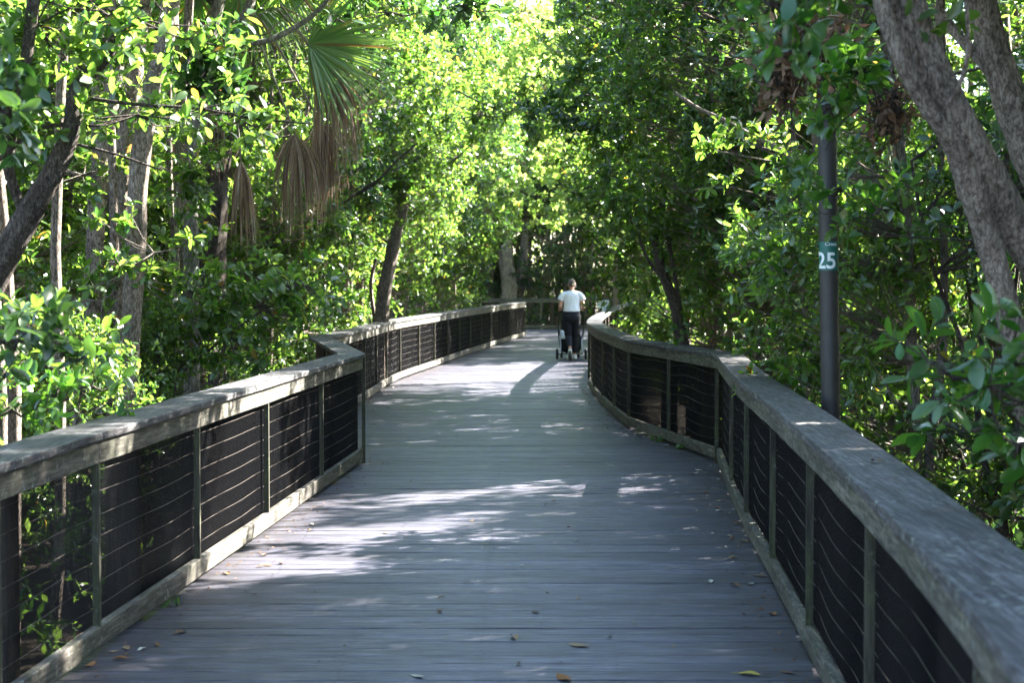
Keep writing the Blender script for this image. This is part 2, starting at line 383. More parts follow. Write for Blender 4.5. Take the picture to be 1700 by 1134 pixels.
def railing(name, label, cat, P, side, smooth_to=None, top=1.0, group=None):
    """P inner line; side = -1 when the outside lies to the left of travel, +1 to the right"""
    root = empty(name, (P[len(P) // 2][0], P[len(P) // 2][1], 0)); tag(root, label, cat, group)
    inv = Vector((-root.location.x, -root.location.y, 0))
    n = 5
    dense = []; idx = [0]
    for i in range(len(P) - 1):
        if smooth_to and i < smooth_to:
            dense += catmull(P[:smooth_to + 1], i, n)
        else:
            a, b = Vector(P[i]), Vector(P[i + 1])
            dense += [a + (b - a) * (k / n) for k in range(n)]
        idx.append(len(dense))
    dense.append(Vector(P[-1]))
    def nrm(a, b):
        d = (b - a).normalized(); return Vector((d.y, -d.x)) * side
    def off(i, o):
        p = dense[i]
        if i == 0: return p + nrm(dense[0], dense[1]) * o
        if i == len(dense) - 1: return p + nrm(dense[-2], dense[-1]) * o
        n1 = nrm(dense[i - 1], p); n2 = nrm(p, dense[i + 1]); m = (n1 + n2)
        m = m / m.length
        return p + m * (o / max(0.4, m.dot(n1)))
    def strip(i0, i1, o0, o1, z0, z1, gap=0.002, jz=0.0, bev=True, mat=None, nm='', jo=0.0):
        mb = MB(); prof = []
        for i in range(i0, i1 + 1):
            a = off(i, o0); b = off(i, o1)
            d = (dense[min(i + 1, len(dense) - 1)] - dense[max(i - 1, 0)]).normalized()
            sh = d * gap * (1 if i == i0 else (-1 if i == i1 else 0))
            a = a + sh; b = b + sh
            jj = mnoise.noise(Vector((a.x * 1.3, a.y * 1.3, z1 * 9))) * jz
            jo_ = mnoise.noise(Vector((a.x * 1.9, a.y * 1.9, z1 * 5 + 4))) * jo
            dn = (b - a).normalized() * jo_
            prof += [(a.x + dn.x, a.y + dn.y, z0 + jj), (b.x, b.y, z0 + jj), (b.x, b.y, z1 + jj), (a.x + dn.x, a.y + dn.y, z1 + jj)]
        prof = [(p[0] + inv.x, p[1] + inv.y, p[2]) for p in prof]
        F = []
        m = i1 - i0
        for s in range(m):
            for k in range(4):
                F.append((s * 4 + k, s * 4 + (k + 1) % 4, (s + 1) * 4 + (k + 1) % 4, (s + 1) * 4 + k))
        F.append((3, 2, 1, 0)); F.append(tuple(m * 4 + k for k in range(4)))
        if side < 0: F = [tuple(reversed(f_)) for f_ in F]
        mb.add(prof, F)
        o = mb.build(nm, mat, root)
        if bev:
            bm_ = o.modifiers.new('bevel', 'BEVEL'); bm_.width = 0.005; bm_.segments = 2; bm_.limit_method = 'ANGLE'; bm_.angle_limit = R(50)
        return o
    H = top
    for s in range(len(P) - 1):
        i0, i1 = idx[s], idx[s + 1]
        mid = (dense[i0] + dense[i1]) / 2
        strip(i0, i1, -0.022, 0.225, H - 0.036, H, 0.0015, 0.004, True, M['cap'], 'handrail_board', 0.006)
        strip(i0, i1, 0.0, 0.038, H - 0.142, H - 0.039, 0.002, 0.004, True, M['fascia'], 'fascia_board', 0.004)
        strip(i0, i1, 0.0, 0.042, 0.035, 0.132, 0.002, 0.004, True, M['fascia'], 'bottom_rail', 0.004)
        # wire mesh panel
        wm = MB()
        pts = [off(i, 0.052) + Vector((inv.x, inv.y)) for i in range(i0, i1 + 1)]
        L = sum((b - a).length for a, b in zip(pts, pts[1:]))
        def along(u):
            q = u * L
            for a, b in zip(pts, pts[1:]):
                l_ = (b - a).length
                if q <= l_ or b is pts[-1]: return a + (b - a) * min(1, q / l_), (b - a).normalized()
                q -= l_
        nv = int(L / 0.0127)
        for k in range(nv + 1):
            p, d = along(k / nv)
            wr = 0.0013; h = d * wr; nn = Vector((d.y, -d.x)) * wr
            c = [p - h - nn, p + h - nn, p + h + nn, p - h + nn]
            wm.add([(q.x, q.y, 0.125) for q in c] + [(q.x, q.y, H - 0.13) for q in c], [(0, 1, 5, 4), (1, 2, 6, 5), (2, 3, 7, 6), (3, 0, 4, 7)], 0)
        ph = random.random() * 6; am = random.uniform(0.002, 0.012) * (1.6 if side > 0 else 0.8)
        for j in range(7):
            z = 0.20 + j * 0.102 + random.uniform(-0.004, 0.004)
            row = []
            for k in range(13):
                p, d = along(k / 12)
                nn = Vector((d.y, -d.x)) * side
                zz = z + am * math.sin(k / 12 * 7 + ph + j * 0.25)
                p2 = p - nn * (0.003 + 0.004 * math.sin(k * 0.9 + ph))
                row.append((p2.x, p2.y, zz))
            wm.tube(row, 0.0015, 4, 1, False)
        wm.build('wire_mesh', [M['wire_dark'], M['wire_lite']], root)
        # outer support post
        sp = MB()
        pp = dense[min(i0 + 1 + (s % 2), i1)] ; d = (dense[i1] - dense[i0]).normalized(); nn = Vector((d.y, -d.x)) * side
        c0 = pp + nn * 0.066 + d * 0.07; c = [c0 - d * 0.07, c0 + d * 0.07, c0 + d * 0.07 + nn * 0.14, c0 - d * 0.07 + nn * 0.14]
        c = [q + Vector((inv.x, inv.y)) for q in c]
        if side < 0: c = c[::-1]
        nz = 6
        vs = [(q.x, q.y, -0.95 + (H - 0.04 + 0.95) * k / nz) for k in range(nz + 1) for q in c]
        fs = [(k * 4 + j, k * 4 + (j + 1) % 4, (k + 1) * 4 + (j + 1) % 4, (k + 1) * 4 + j) for k in range(nz) for j in range(4)] + [(3, 2, 1, 0), tuple(nz * 4 + j for j in range(4))]
        sp.add(vs, fs); o = sp.build('support_post', M['support'], root)
        bm_ = o.modifiers.new('bevel', 'BEVEL'); bm_.width = 0.006; bm_.segments = 2; bm_.limit_method = 'ANGLE'
    # thin posts
    for s in range(len(P)):
        i = idx[s]
        a = dense[max(i - 1, 0)]; b = dense[min(i + 1, len(dense) - 1)]
        d = (b - a).normalized(); nn = Vector((d.y, -d.x)) * side
        p = dense[i] + Vector((inv.x, inv.y)) + nn * 0.003
        w = 0.0115
        corner = name == 'railing_corner'
        c = [p - d * w, p + d * w, p + d * w + nn * 0.032, p - d * w + nn * 0.032]
        if side < 0: c = c[::-1]
        full = abs(P[s][1] - 14.95) < 0.01
        z0, z1 = (-0.03 if full else 0.134), H - 0.144
        if full:
            c = [q - nn * 0.02 for q in c]
        mb = MB(); nz = 5
        mb.add([(q.x, q.y, z0 + (z1 - z0) * k / nz) for k in range(nz + 1) for q in c],
               [(k * 4 + j, k * 4 + (j + 1) % 4, (k + 1) * 4 + (j + 1) % 4, (k + 1) * 4 + j) for k in range(nz) for j in range(4)] + [(3, 2, 1, 0), tuple(nz * 4 + j for j in range(4))])
        mb.build('post', M['post'], root)
    return root

railing('boardwalk_railing', 'grey wooden railing with black wire mesh and a kink, left side of the boardwalk', 'railing', LEFT, -1, None, 1.0, 'railings edging the boardwalk')
railing('boardwalk_railing', 'grey wooden railing curving out and back in along the right side', 'railing', RIGHT, 1, 9, 1.0, 'railings edging the boardwalk')
railing('boardwalk_railing', 'dark wooden railing running straight across the far end of the boardwalk', 'railing',
        [(-3.6, 54.4), (-1.4, 54.4), (0.8, 54.4), (3.0, 54.4), (5.2, 54.4), (7.4, 54.4), (9.0, 54.4)], -1, None, 1.02, 'railings edging the boardwalk')

# ------------------------------------------------------------------ pole with number band
M['pole'] = simple('dark_painted_pole', (0.032, 0.030, 0.030), 0.55, 0.4, 0, 0.35, 12)
M['band'] = simple('teal_band', (0.004, 0.10, 0.085), 0.45, 0.4)
M['white'] = simple('white_lettering', (0.62, 0.68, 0.72), 0.5, 0.4)
pb = at(1382, 900, 9.8); pt = at(1371, 60, 9.8)
ptop = pt.z; pbz = -0.9
pole = empty('marker_pole', (pb.x, 9.8, 0)); tag(pole, 'dark grey round marker pole with a teal 25 band, standing outside the right railing', 'pole')
dx = (pt.x - pb.x) / (pt.z - pb.z)
def polex(z): return (z - pb.z) * dx
mb = MB(); pr = 0.056
mb.tube([(polex(z), 0, z) for z in (pbz, -0.3, 0.3, 0.9, 1.5, 2.1, ptop - 0.02, ptop)], [pr] * 7 + [pr * 0.8], 28)
mb.build('pole_shaft', M['pole'], pole)
zb0 = at(1380, 449, 9.8).z; zb1 = at(1380, 401, 9.8).z
mb = MB(); mb.tube([(polex(z), 0, z) for z in (zb0, zb1)], pr + 0.0015, 32, caps=False)
band = mb.build('number_band', M['band'], pole)
def wrapped_text(txt, size, xoff, zc, parent, name, bold=0.0):
    cu = bpy.data.curves.new(name, 'FONT'); cu.body = txt; cu.size = size; cu.extrude = 0.0; cu.align_x = 'CENTER'; cu.align_y = 'CENTER'
    cu.offset = bold; cu.resolution_u = 6
    o = bpy.data.objects.new(name, cu); C.objects.link(o)
    dg = bpy.context.evaluated_depsgraph_get(); me = bpy.data.meshes.new_from_object(o.evaluated_get(dg))
    bpy.data.objects.remove(o)
    import bmesh
    bm = bmesh.new(); bm.from_mesh(me)
    for k in range(-12, 13):
        g_ = bm.verts[:] + bm.edges[:] + bm.faces[:]
        bmesh.ops.bisect_plane(bm, geom=g_, plane_co=(k * 0.008, 0, 0), plane_no=(1, 0, 0))
    r = pr + 0.0028
    for v_ in bm.verts:
        a = (v_.co.x + xoff) / r
        v_.co = Vector((polex(zc + v_.co.y) + r * math.sin(a), -r * math.cos(a), zc + v_.co.y))
    bm.to_mesh(me); bm.free()
    me.materials.clear(); me.materials.append(M['white'])
    return link(bpy.data.objects.new(name, me), parent)
zc = at(1380, 434, 9.8).z
wrapped_text('25', 0.132, -0.029, zc, band, 'numeral', 0.0025)
wrapped_text('Creek', 0.030, 0.006, at(1380, 405.5, 9.8).z, band, 'small_lettering', 0.0004)

# far post and signs on the end railing
fp = MB(); x0 = at(1022, 500, 54.1).x
fp.box(-0.1, 0.1, -0.1, 0.1, -0.9, 2.3); fp.box(-0.12, 0.12, -0.12, 0.12, 2.3, 2.34)
o = fp.build('wooden_post', M['support']); o.location = (x0, 54.05, 0)
tag(o, 'tall square wooden post at the right of the far railing, beside the white sign', 'post')
M['sign_white'] = simple('sign_white', (0.62, 0.68, 0.72), 0.5, 0.4, 0, 0.08)
M['sign_yellow'] = simple('sign_yellow', (0.55, 0.45, 0.10), 0.5, 0.4, 0, 0.08)
M['sign_ink'] = simple('sign_ink', (0.03, 0.05, 0.05), 0.6)
def sign(name, label, px0, px1, py0, py1, kind_):
    a = at(px0, py1, 54.34); b = at(px1, py0, 54.34)
    w = b.x - a.x; h = b.z - a.z
    r = empty(name, (a.x, 54.34, a.z)); tag(r, label, 'sign')
    mb = MB(); mb.box(0, w, -0.012, 0, 0, h); mb.build('sign_plate', M['sign_white'], r)
    k = MB()
    if kind_ == 'y':
        y_ = MB(); y_.box(0.002, w - 0.002, -0.016, -0.0125, h * 0.76, h - 0.002); y_.build('sign_header', M['sign_yellow'], r)
        k.box(w * 0.3, w * 0.7, -0.019, -0.0165, h * 0.82, h * 0.92)
        for j in range(3): k.box(w * 0.15, w * 0.85, -0.019, -0.0130, h * (0.2 + 0.16 * j), h * (0.24 + 0.16 * j))
    else:
        k.box(w * 0.14, w * 0.46, -0.016, -0.0125, h * 0.80, h * 0.86); k.box(w * 0.52, w * 0.84, -0.016, -0.0125, h * 0.80, h * 0.86)
        k.box(w * 0.14, w * 0.34, -0.016, -0.0125, h * 0.68, h * 0.73)
        for cx in (0.36, 0.70):     # two small walking figures
            k.tube([(w * cx, -0.014, h * 0.40), (w * cx, -0.014, h * 0.26)], [w * 0.05, w * 0.04], 6)
            k.tube([(w * cx, -0.014, h * 0.27), (w * (cx - 0.06), -0.014, h * 0.12)], w * 0.024, 5)
            k.tube([(w * cx, -0.014, h * 0.27), (w * (cx + 0.06), -0.014, h * 0.12)], w * 0.024, 5)
            k.ellipsoid((w * cx, -0.014, h * 0.46), (w * 0.04, 0.006, w * 0.04), 8, 6)
    k.build('sign_symbols', M['sign_ink'], r)
sign('warning_sign', 'small white sign with a yellow header on the far railing', 991.5, 998.5, 499, 511, 'y')
sign('trail_sign', 'taller white sign with dark symbols on the far railing, right of the yellow-topped sign', 999.5, 1011, 498.5, 516, 'w')

# ------------------------------------------------------------------ foliage generators
def nrmz(a): return a / np.maximum(np.linalg.norm(a, axis=1, keepdims=True), 1e-9)
def leaf_geo(pos, dr, up, L, W, hi=True, curl=0.10):
    """oval leaves as triangles; returns verts, tris"""
    n = len(pos)
    u = nrmz(dr); w = nrmz(np.cross(u, up)); q = np.cross(w, u)
    L = np.asarray(L).reshape(-1, 1); W = np.asarray(W).reshape(-1, 1)
    if hi:
        prof = [(0, 0, 0), (.35, 0, -.02), (.7, 0, -.05), (1, 0, -.05 - curl), (.25, -.34, .03), (.25, .34, .03), (.6, -.5, .03), (.6, .5, .03), (.9, -.28, -.06), (.9, .28, -.06)]
        tri = [(0, 4, 1), (0, 1, 5), (4, 6, 1), (1, 6, 2), (1, 2, 7), (1, 7, 5), (6, 8, 2), (2, 8, 3), (2, 3, 9), (2, 9, 7)]
    else:
        prof = [(0, 0, 0), (.55, -.5, .05), (.55, .5, .05), (1, 0, -.06)]
        tri = [(0, 1, 3), (0, 3, 2)]
    k = len(prof)
    V = np.empty((n, k, 3))
    for i, (a, b, c) in enumerate(prof):
        V[:, i] = pos + u * L * a + w * W * b + q * L * c
    T = (np.array(tri)[None] + (np.arange(n) * k)[:, None, None]).reshape(-1, 3)
    return V.reshape(-1, 3), T

def sprig_leaves(cent, outw, nl, rad, L0, hi=True, upbias=0.7, asp=0.48, rg=None):
    """leaves gathered in rosettes round short twig ends"""
    g_ = rg or rng
    n = len(cent)
    nt = max(1, nl // 9)
    tw = nrmz(outw[:, None].repeat(nt, 1).reshape(-1, 3) * 0.7 + g_.normal(size=(n * nt, 3)) * 0.75 + np.array([0, 0, .25]))
    tip = cent[:, None].repeat(nt, 1).reshape(-1, 3) + tw * rad * g_.uniform(.25, 1.0, (n * nt, 1))
    per = 9
    td = tw[:, None].repeat(per, 1).reshape(-1, 3); tp = tip[:, None].repeat(per, 1).reshape(-1, 3)
    m = len(td)
    spread = g_.normal(size=(m, 3))
    d = nrmz(td * g_.uniform(.2, .9, (m, 1)) + nrmz(spread) * 0.9)
    back = g_.uniform(0, 1, (m, 1)) ** 1.3 * rad * 0.5
    pos = tp - td * back
    up = nrmz(np.array([0, 0, 1.0]) * upbias + g_.normal(size=(m, 3)) * 0.45 + td * 0.3)
    L = L0 * (0.45 + 0.8 * g_.uniform(0, 1, m) ** 0.8); W = L * asp * g_.uniform(.85, 1.15, m)
    V, T = leaf_geo(pos, d, up, L, W, hi)
    return V, T, tip, tw

def stems_and_crown(seed, H, Rr, zlo, ncl, nl, L0, hi, over=0.0, nst=3, gap=0.0, mat_leaf='leaf', mat_bark='bark_grey', trunk_r=0.07, spread=0.8, twigs=True, flat=1.0, rad=0.30, asp=0.48, gfr=0.95):
    rg = np.random.default_rng(seed); rd = random.Random(seed)
    tm = MB(); stems = []
    for s in range(nst):
        a = rd.uniform(0, 6.28); top = rd.uniform(.75, .97) * H; rr = spread * rd.uniform(.2, 1)
        pts = []; rads = []; n = 9
        for k in range(n + 1):
            q = k / n; z = -0.95 + (top + 0.95) * q
            x = math.cos(a) * (0.12 + rr * q ** 1.5) + over * 0.6 * max(0, q - .3) + 0.16 * mnoise.noise(Vector((q * 3 + seed, s, 1)))
            y_ = math.sin(a) * (0.12 + rr * q ** 1.5) + 0.16 * mnoise.noise(Vector((q * 3 + seed, s, 9)))
            pts.append(Vector((x, y_, z))); rads.append(trunk_r * rd.uniform(.7, 1.05) * (1 - .8 * q) + 0.006)
        rads = sorted(rads, reverse=True)
        tm.tube(pts, rads, 8, 0, True, 0.2, True, seed + s)
        stems.append(pts)
    cents = []; outs = []
    tries = 0
    while len(cents) < ncl and tries < ncl * 30:
        tries += 1
        q = rd.random() ** 0.85; z = zlo + (H - zlo) * q
        prof = math.sin(math.pi * (0.14 + 0.80 * q)) ** 0.6
        a = rd.uniform(0, 6.283); rr = rd.random() ** 0.55 * Rr * prof * (1 + 0.35 * mnoise.noise(Vector((math.cos(a) * 1.5, math.sin(a) * 1.5, z * .6 + seed))))
        ov = over * max(0.0, min(1.0, (z - 2.2) / 2.0))
        p = Vector((math.cos(a) * rr + ov, math.sin(a) * rr * flat, z))
        if mnoise.noise(p * gfr + Vector((seed * 7.3, 0, 0))) < gap: continue
        cents.append(p); outs.append(Vector((math.cos(a), math.sin(a), 0.2)))
    for p in cents:
        best = None
        for st in stems:
            for v_ in st:
                if v_.z < p.z - 0.1 or v_ is st[0]:
                    dd = (v_ - p).length + 0.3 * abs(p.z - v_.z - 0.6)
                    if best is None or dd < best[0]: best = (dd, v_)
        b0 = best[1]
        if b0.z < -0.5: b0 = Vector((b0.x, b0.y, min(-0.1, p.z - 0.2)))
        mid = (b0 + p) / 2 + Vector((rd.uniform(-.15, .15), rd.uniform(-.15, .15), -0.06 + rd.uniform(-.1, .1)))
        r0 = 0.006 + 0.006 * (p - b0).length
        tm.tube([b0, (b0 + mid) / 2 + Vector((rd.uniform(-.05, .05), rd.uniform(-.05, .05), 0)), mid, p], [r0, r0 * .8, r0 * .6, 0.003], 4, 0, False)
    cn = np.array([tuple(p) for p in cents]); ou = np.array([tuple(p) for p in outs])
    V, T, tip, tw = sprig_leaves(cn, ou, nl, rad, L0, hi, rg=rg, asp=asp)
    if twigs:
        kk = len(tip) // len(cn)
        for i in range(0, len(tip)):
            c = cn[i // kk]; m_ = (c + tip[i]) / 2 + rg.normal(size=3) * 0.02
            tm.tube([c, m_, tip[i] ], [0.0035, 0.003, 0.002], 3, 0, False)
    return tm.mesh('trunk', M[mat_bark]), np_mesh('crown', V, T, M[mat_leaf])

TPL = {}
def template(key, **kw):
    TPL[key] = stems_and_crown(**kw)

def plant(key, x, y, rz, s, label, cat, name, group, z=0.0):
    r = empty(name, (x, y, z), rz, s)
    tag(r, label, cat, group)
    tm, cm = TPL[key]
    link(bpy.data.objects.new('trunk', tm), r); link(bpy.data.objects.new('crown', cm), r)
    return r
# ------------------------------------------------------------------ tree and shrub kinds
for i_, sd in enumerate((3, 14, 27)):
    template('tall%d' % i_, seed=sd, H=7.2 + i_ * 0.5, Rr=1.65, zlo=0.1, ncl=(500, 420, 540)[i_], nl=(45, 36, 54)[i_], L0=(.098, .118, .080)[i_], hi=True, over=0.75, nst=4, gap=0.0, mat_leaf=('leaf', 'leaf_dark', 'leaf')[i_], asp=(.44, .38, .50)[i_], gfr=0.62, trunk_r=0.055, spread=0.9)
for i_, sd in enumerate((41, 52)):
    template('shrub%d' % i_, seed=sd, H=2.5, Rr=1.0, zlo=-0.5, ncl=150, nl=36, L0=0.085, hi=True, nst=4, gap=-0.05, trunk_r=0.022, spread=0.6, mat_bark='bark_dark')
for i_, sd in enumerate((63, 74, 85)):
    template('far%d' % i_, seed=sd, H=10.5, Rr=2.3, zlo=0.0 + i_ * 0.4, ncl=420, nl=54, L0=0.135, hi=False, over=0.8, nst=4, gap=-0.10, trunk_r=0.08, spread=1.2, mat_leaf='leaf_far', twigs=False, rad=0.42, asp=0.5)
for i_, sd in enumerate((96, 107)):
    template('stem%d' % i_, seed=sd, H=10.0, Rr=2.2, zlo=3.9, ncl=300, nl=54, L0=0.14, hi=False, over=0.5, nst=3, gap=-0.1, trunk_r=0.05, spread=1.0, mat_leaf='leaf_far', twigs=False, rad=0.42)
template('high0', seed=131, H=8.6, Rr=2.1, zlo=4.5, ncl=330, nl=45, L0=0.11, hi=True, over=0.3, nst=3, gap=-0.08, trunk_r=0.045, spread=0.8)
template('under0', seed=118, H=3.4, Rr=1.1, zlo=-0.4, ncl=150, nl=18, L0=0.10, hi=False, nst=7, gap=-0.2, trunk_r=0.03, spread=0.9, mat_leaf='leaf_dark', mat_bark='bark_dark')

ORD = ['nearest', 'second', 'third', 'fourth', 'fifth', 'sixth', 'seventh', 'eighth', 'ninth', 'tenth', 'eleventh', 'twelfth', 'thirteenth', 'fourteenth',
       'fifteenth', 'sixteenth', 'seventeenth', 'eighteenth', 'nineteenth', 'twentieth', 'twenty-first', 'twenty-second', 'twenty-third', 'twenty-fourth', 'twenty-fifth', 'twenty-sixth', 'twenty-seventh', 'twenty-eighth', 'twenty-ninth', 'thirtieth']
def row(keys, ys, xf, rzf, desc, where, cat, name, group, smin=.9, smax=1.12, jx=.25, jy=.3):
    rd = random.Random(where + desc)
    n = 0
    for i, y_ in enumerate(ys):
        yy = y_ + rd.uniform(-jy, jy); x_ = xf(yy) + rd.uniform(-jx, jx)
        plant(keys[i % len(keys)], x_, yy, rzf + rd.uniform(-.6, .6), rd.uniform(smin, smax),
              '%s, %s in %s' % (desc, ORD[i], where), cat, name, group)
def fr(a, b, st):
    out = []
    while a < b: out.append(a); a += st
    return out
T3 = ['tall0', 'tall1', 'tall2']; F3 = ['far0', 'far1', 'far2']; S2 = ['shrub0', 'shrub1']
# left side
row(S2, fr(6.8, 17, 2.1), lambda y: XL(y) - 1.45, 0, 'low leafy green shrub', 'the row outside the left railing', 'shrub', 'mangrove_shrub', 'shrubs outside the left railing', .55, .75)
row(T3, fr(20.5, 44, 2.1), lambda y: XL(y) - 1.75, 0, 'leafy green mangrove tree leaning over the walk', 'the row along the left railing', 'tree', 'mangrove_tree', 'mangrove trees along the left railing')
row(T3, fr(15.0, 36, 2.6), lambda y: XL(y) - 4.2, 0, 'bushy green mangrove tree', 'the second row on the left', 'tree', 'mangrove_tree', 'mangrove trees in the second row on the left')
row(F3, fr(19, 64, 4.0), lambda y: XL(min(y, 30)) - 8.0, 0, 'tall sunlit green mangrove tree', 'the back row on the left', 'tree', 'mangrove_tree', 'tall trees at the back on the left')
row(F3, fr(26, 68, 4.6), lambda y: -14.0, 0, 'tall hazy green mangrove tree', 'the farthest row on the left', 'tree', 'mangrove_tree', 'tallest trees far on the left')
row(['high0'], fr(7.5, 18, 2.6), lambda y: XL(y) - 1.5, 0, 'slim high-crowned mangrove tree', 'the near row left of the railing', 'tree', 'mangrove_tree', 'high-crowned trees added for shade by the near left railing', .95, 1.08)  # crowns lie above the view, added to shade the near left leaves
row(['tall1', 'tall2'], [12.5, 14.9, 17.4], lambda y: XL(y) - 5.6, 1, 'shaded dense mangrove tree', 'the group behind the near left trunks', 'tree', 'mangrove_tree', 'dense trees behind the near left trunks', .85, 1.0)
# right side
row(T3, [11.4, 15.3, 16.7], lambda y: XR(y) + 1.45, math.pi, 'dense green mangrove tree', 'the near stretch along the right railing', 'tree', 'mangrove_tree', 'mangrove trees along the right railing', .74, .84)
row(T3, fr(17.4, 27, 1.9) + fr(36.5, 46, 2.2), lambda y: XR(y) + 1.75, math.pi, 'dense green mangrove tree', 'the far stretch along the right railing', 'tree', 'mangrove_tree', 'mangrove trees along the right railing')
row(S2, [12.6, 13.6, 14.5], lambda y: XR(y) + 1.35, math.pi, 'waist-high leafy shrub', 'the gap in the near right trees', 'shrub', 'mangrove_shrub', 'shrubs in the gap along the right railing', .62, .74)
row(['under0'], fr(6.5, 16, 1.5), lambda y: XR(y) + 2.0, math.pi, 'dark twiggy understorey shrub', 'the row outside the right railing', 'shrub', 'twiggy_shrub', 'twiggy shrubs outside the right railing', .8, 1.0)
row(T3, [6.0, 8.6, 11.2, 17.6, 20.2, 22.8, 25.4], lambda y: XR(y) + 4.4, math.pi, 'shaded green mangrove tree', 'the second row on the right', 'tree', 'mangrove_tree', 'mangrove trees in the second row on the right', .80, .95)
row(S2, fr(28, 36, 1.6), lambda y: XR(y) + 1.6, math.pi, 'sunlit low green shrub', 'the row by the far right railing', 'shrub', 'mangrove_shrub', 'shrubs by the far part of the right railing', .6, .75)
plant('tall0', XR(15) + 4.5, 15.0, 2.6, .80, 'half-height mangrove tree added to break the sun in the gap behind the near right trees', 'tree', 'mangrove_tree', 'mangrove trees in the second row on the right')  # added to block part of the sun patch on the deck
row(F3, [5.0, 8.6, 12.2, 21.0, 25.5], lambda y: 9.4, math.pi, 'tall shaded mangrove tree', 'the back row on the right', 'tree', 'mangrove_tree', 'tall trees at the back on the right', .7, .9)
row(F3, fr(40, 66, 4.2), lambda y: 9.5, math.pi, 'tall sunlit mangrove tree', 'the row beyond the bend', 'tree', 'mangrove_tree', 'tall trees beyond the bend on the right')
for x_, y_, lb in ((5.2, 5.0, 'unseen tree added for shade right of the camera, closest to the railing'), (7.2, 8.0, 'unseen tree added for shade right of the camera behind the leaning trunks'), (4.6, 2.6, 'unseen tree added for shade just right of the camera position')):  # trees out of view, added to shade the near right handrail
    plant('tall0', x_, y_, 2.5 + x_, 1.0, lb, 'tree', 'mangrove_tree', 'unseen trees added for shade right of the camera')
for x_, y_, lb in ((6.6, 11.0, 'tall unseen tree added for shade right of the camera beside the back row'), (7.0, 7.4, 'tall unseen tree added for shade right of the camera nearest the viewer')):  # out-of-view trees added to keep sun off the near left leaves
    plant('far1', x_, y_, 2.5 + x_, 1.0, lb, 'tree', 'mangrove_tree', 'unseen trees added for shade right of the camera')
# beyond the far railing
for i, x_ in enumerate(fr(-5.5, 8.5, 1.6)):
    plant('tall1', x_, 56.6 + .5 * (i % 2), i * 1.3, .66, 'dark leafy tree right behind the far railing, %s from the left' % ORD[i].replace('nearest', 'first'), 'tree', 'mangrove_tree', 'dark trees right behind the far railing')
rd = random.Random(5)
k = 0
for yy in (57.5, 60.5, 64.0, 68.0):
    xs_ = fr(-7.5, 9.5, 3.1)
    for i, x_ in enumerate(xs_):
        plant('stem%d' % (k % 2), x_ + rd.uniform(-.6, .6), yy + rd.uniform(-.8, .8), rd.uniform(0, 6.28), rd.uniform(.9, 1.15),
              'grey-stemmed tree beyond the far railing, %s from left, %s line back' % (ORD[i].replace('nearest', 'one').replace('second', 'two'), ['first', 'second', 'third', 'fourth'][int((yy - 57) / 3.4)]),
              'tree', 'mangrove_tree', 'grey-stemmed trees beyond the far railing'); k += 1
for i, x_ in enumerate(fr(-14, 15, 4.4)):
    plant(F3[i % 3], x_, 75 + rd.uniform(-1, 1), rd.uniform(0, 6.28), 1.85, 'large tree closing the view at the very back, %s from the left' % ORD[i].replace('nearest', 'first'), 'tree', 'mangrove_tree', 'large trees closing the view')

# understorey mass beyond the end railing (uncountable)
def thicket(name, label, n, fx, fy, fz, L0, mat, seed, stalks=0, hole=-0.1):
    rg = np.random.default_rng(seed)
    cn = np.stack([rg.uniform(*fx, n), rg.uniform(*fy, n), rg.uniform(0, 1, n) ** 1.1 * (fz[1] - fz[0]) + fz[0]], 1)
    keep = np.array([mnoise.noise(Vector(c) * 0.6) > hole for c in cn]); cn = cn[keep]
    ou = nrmz(rg.normal(size=cn.shape))
    V, T, a, b = sprig_leaves(cn, ou, 27, 0.4, L0, False, rg=rg)
    o = link(bpy.data.objects.new(name, np_mesh(name, V, T, M[mat])))
    tag(o, label, 'undergrowth', kind='stuff')
    if stalks:
        tm = MB()
        for i in range(stalks):
            x_, y_ = rg.uniform(*fx), rg.uniform(*fy); h = rg.uniform(1.5, 6.5); lx, ly = rg.normal(0, .35, 2); r_ = rg.uniform(.012, .05)
            tm.tube([(x_, y_, -.9), (x_ + lx * .4, y_ + ly * .4, h * .35), (x_ + lx, y_ + ly, h)], [r_, r_ * .8, r_ * .4], 5)
        tm.build('stalks', M['bark_grey'], o)
    return o
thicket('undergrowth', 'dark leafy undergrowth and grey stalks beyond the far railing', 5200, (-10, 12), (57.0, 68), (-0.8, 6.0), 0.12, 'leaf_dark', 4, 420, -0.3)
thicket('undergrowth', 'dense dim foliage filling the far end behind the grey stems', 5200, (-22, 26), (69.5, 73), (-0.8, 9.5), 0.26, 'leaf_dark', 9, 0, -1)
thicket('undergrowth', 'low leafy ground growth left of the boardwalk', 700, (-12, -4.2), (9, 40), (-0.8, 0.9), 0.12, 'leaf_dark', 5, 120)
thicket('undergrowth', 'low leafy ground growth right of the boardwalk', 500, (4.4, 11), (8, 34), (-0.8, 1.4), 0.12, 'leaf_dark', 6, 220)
thicket('undergrowth', 'small plants under and beside the left railing', 160, (-3.0, -2.3), (4, 18), (-0.8, 0.2), 0.08, 'leaf', 7, 0)

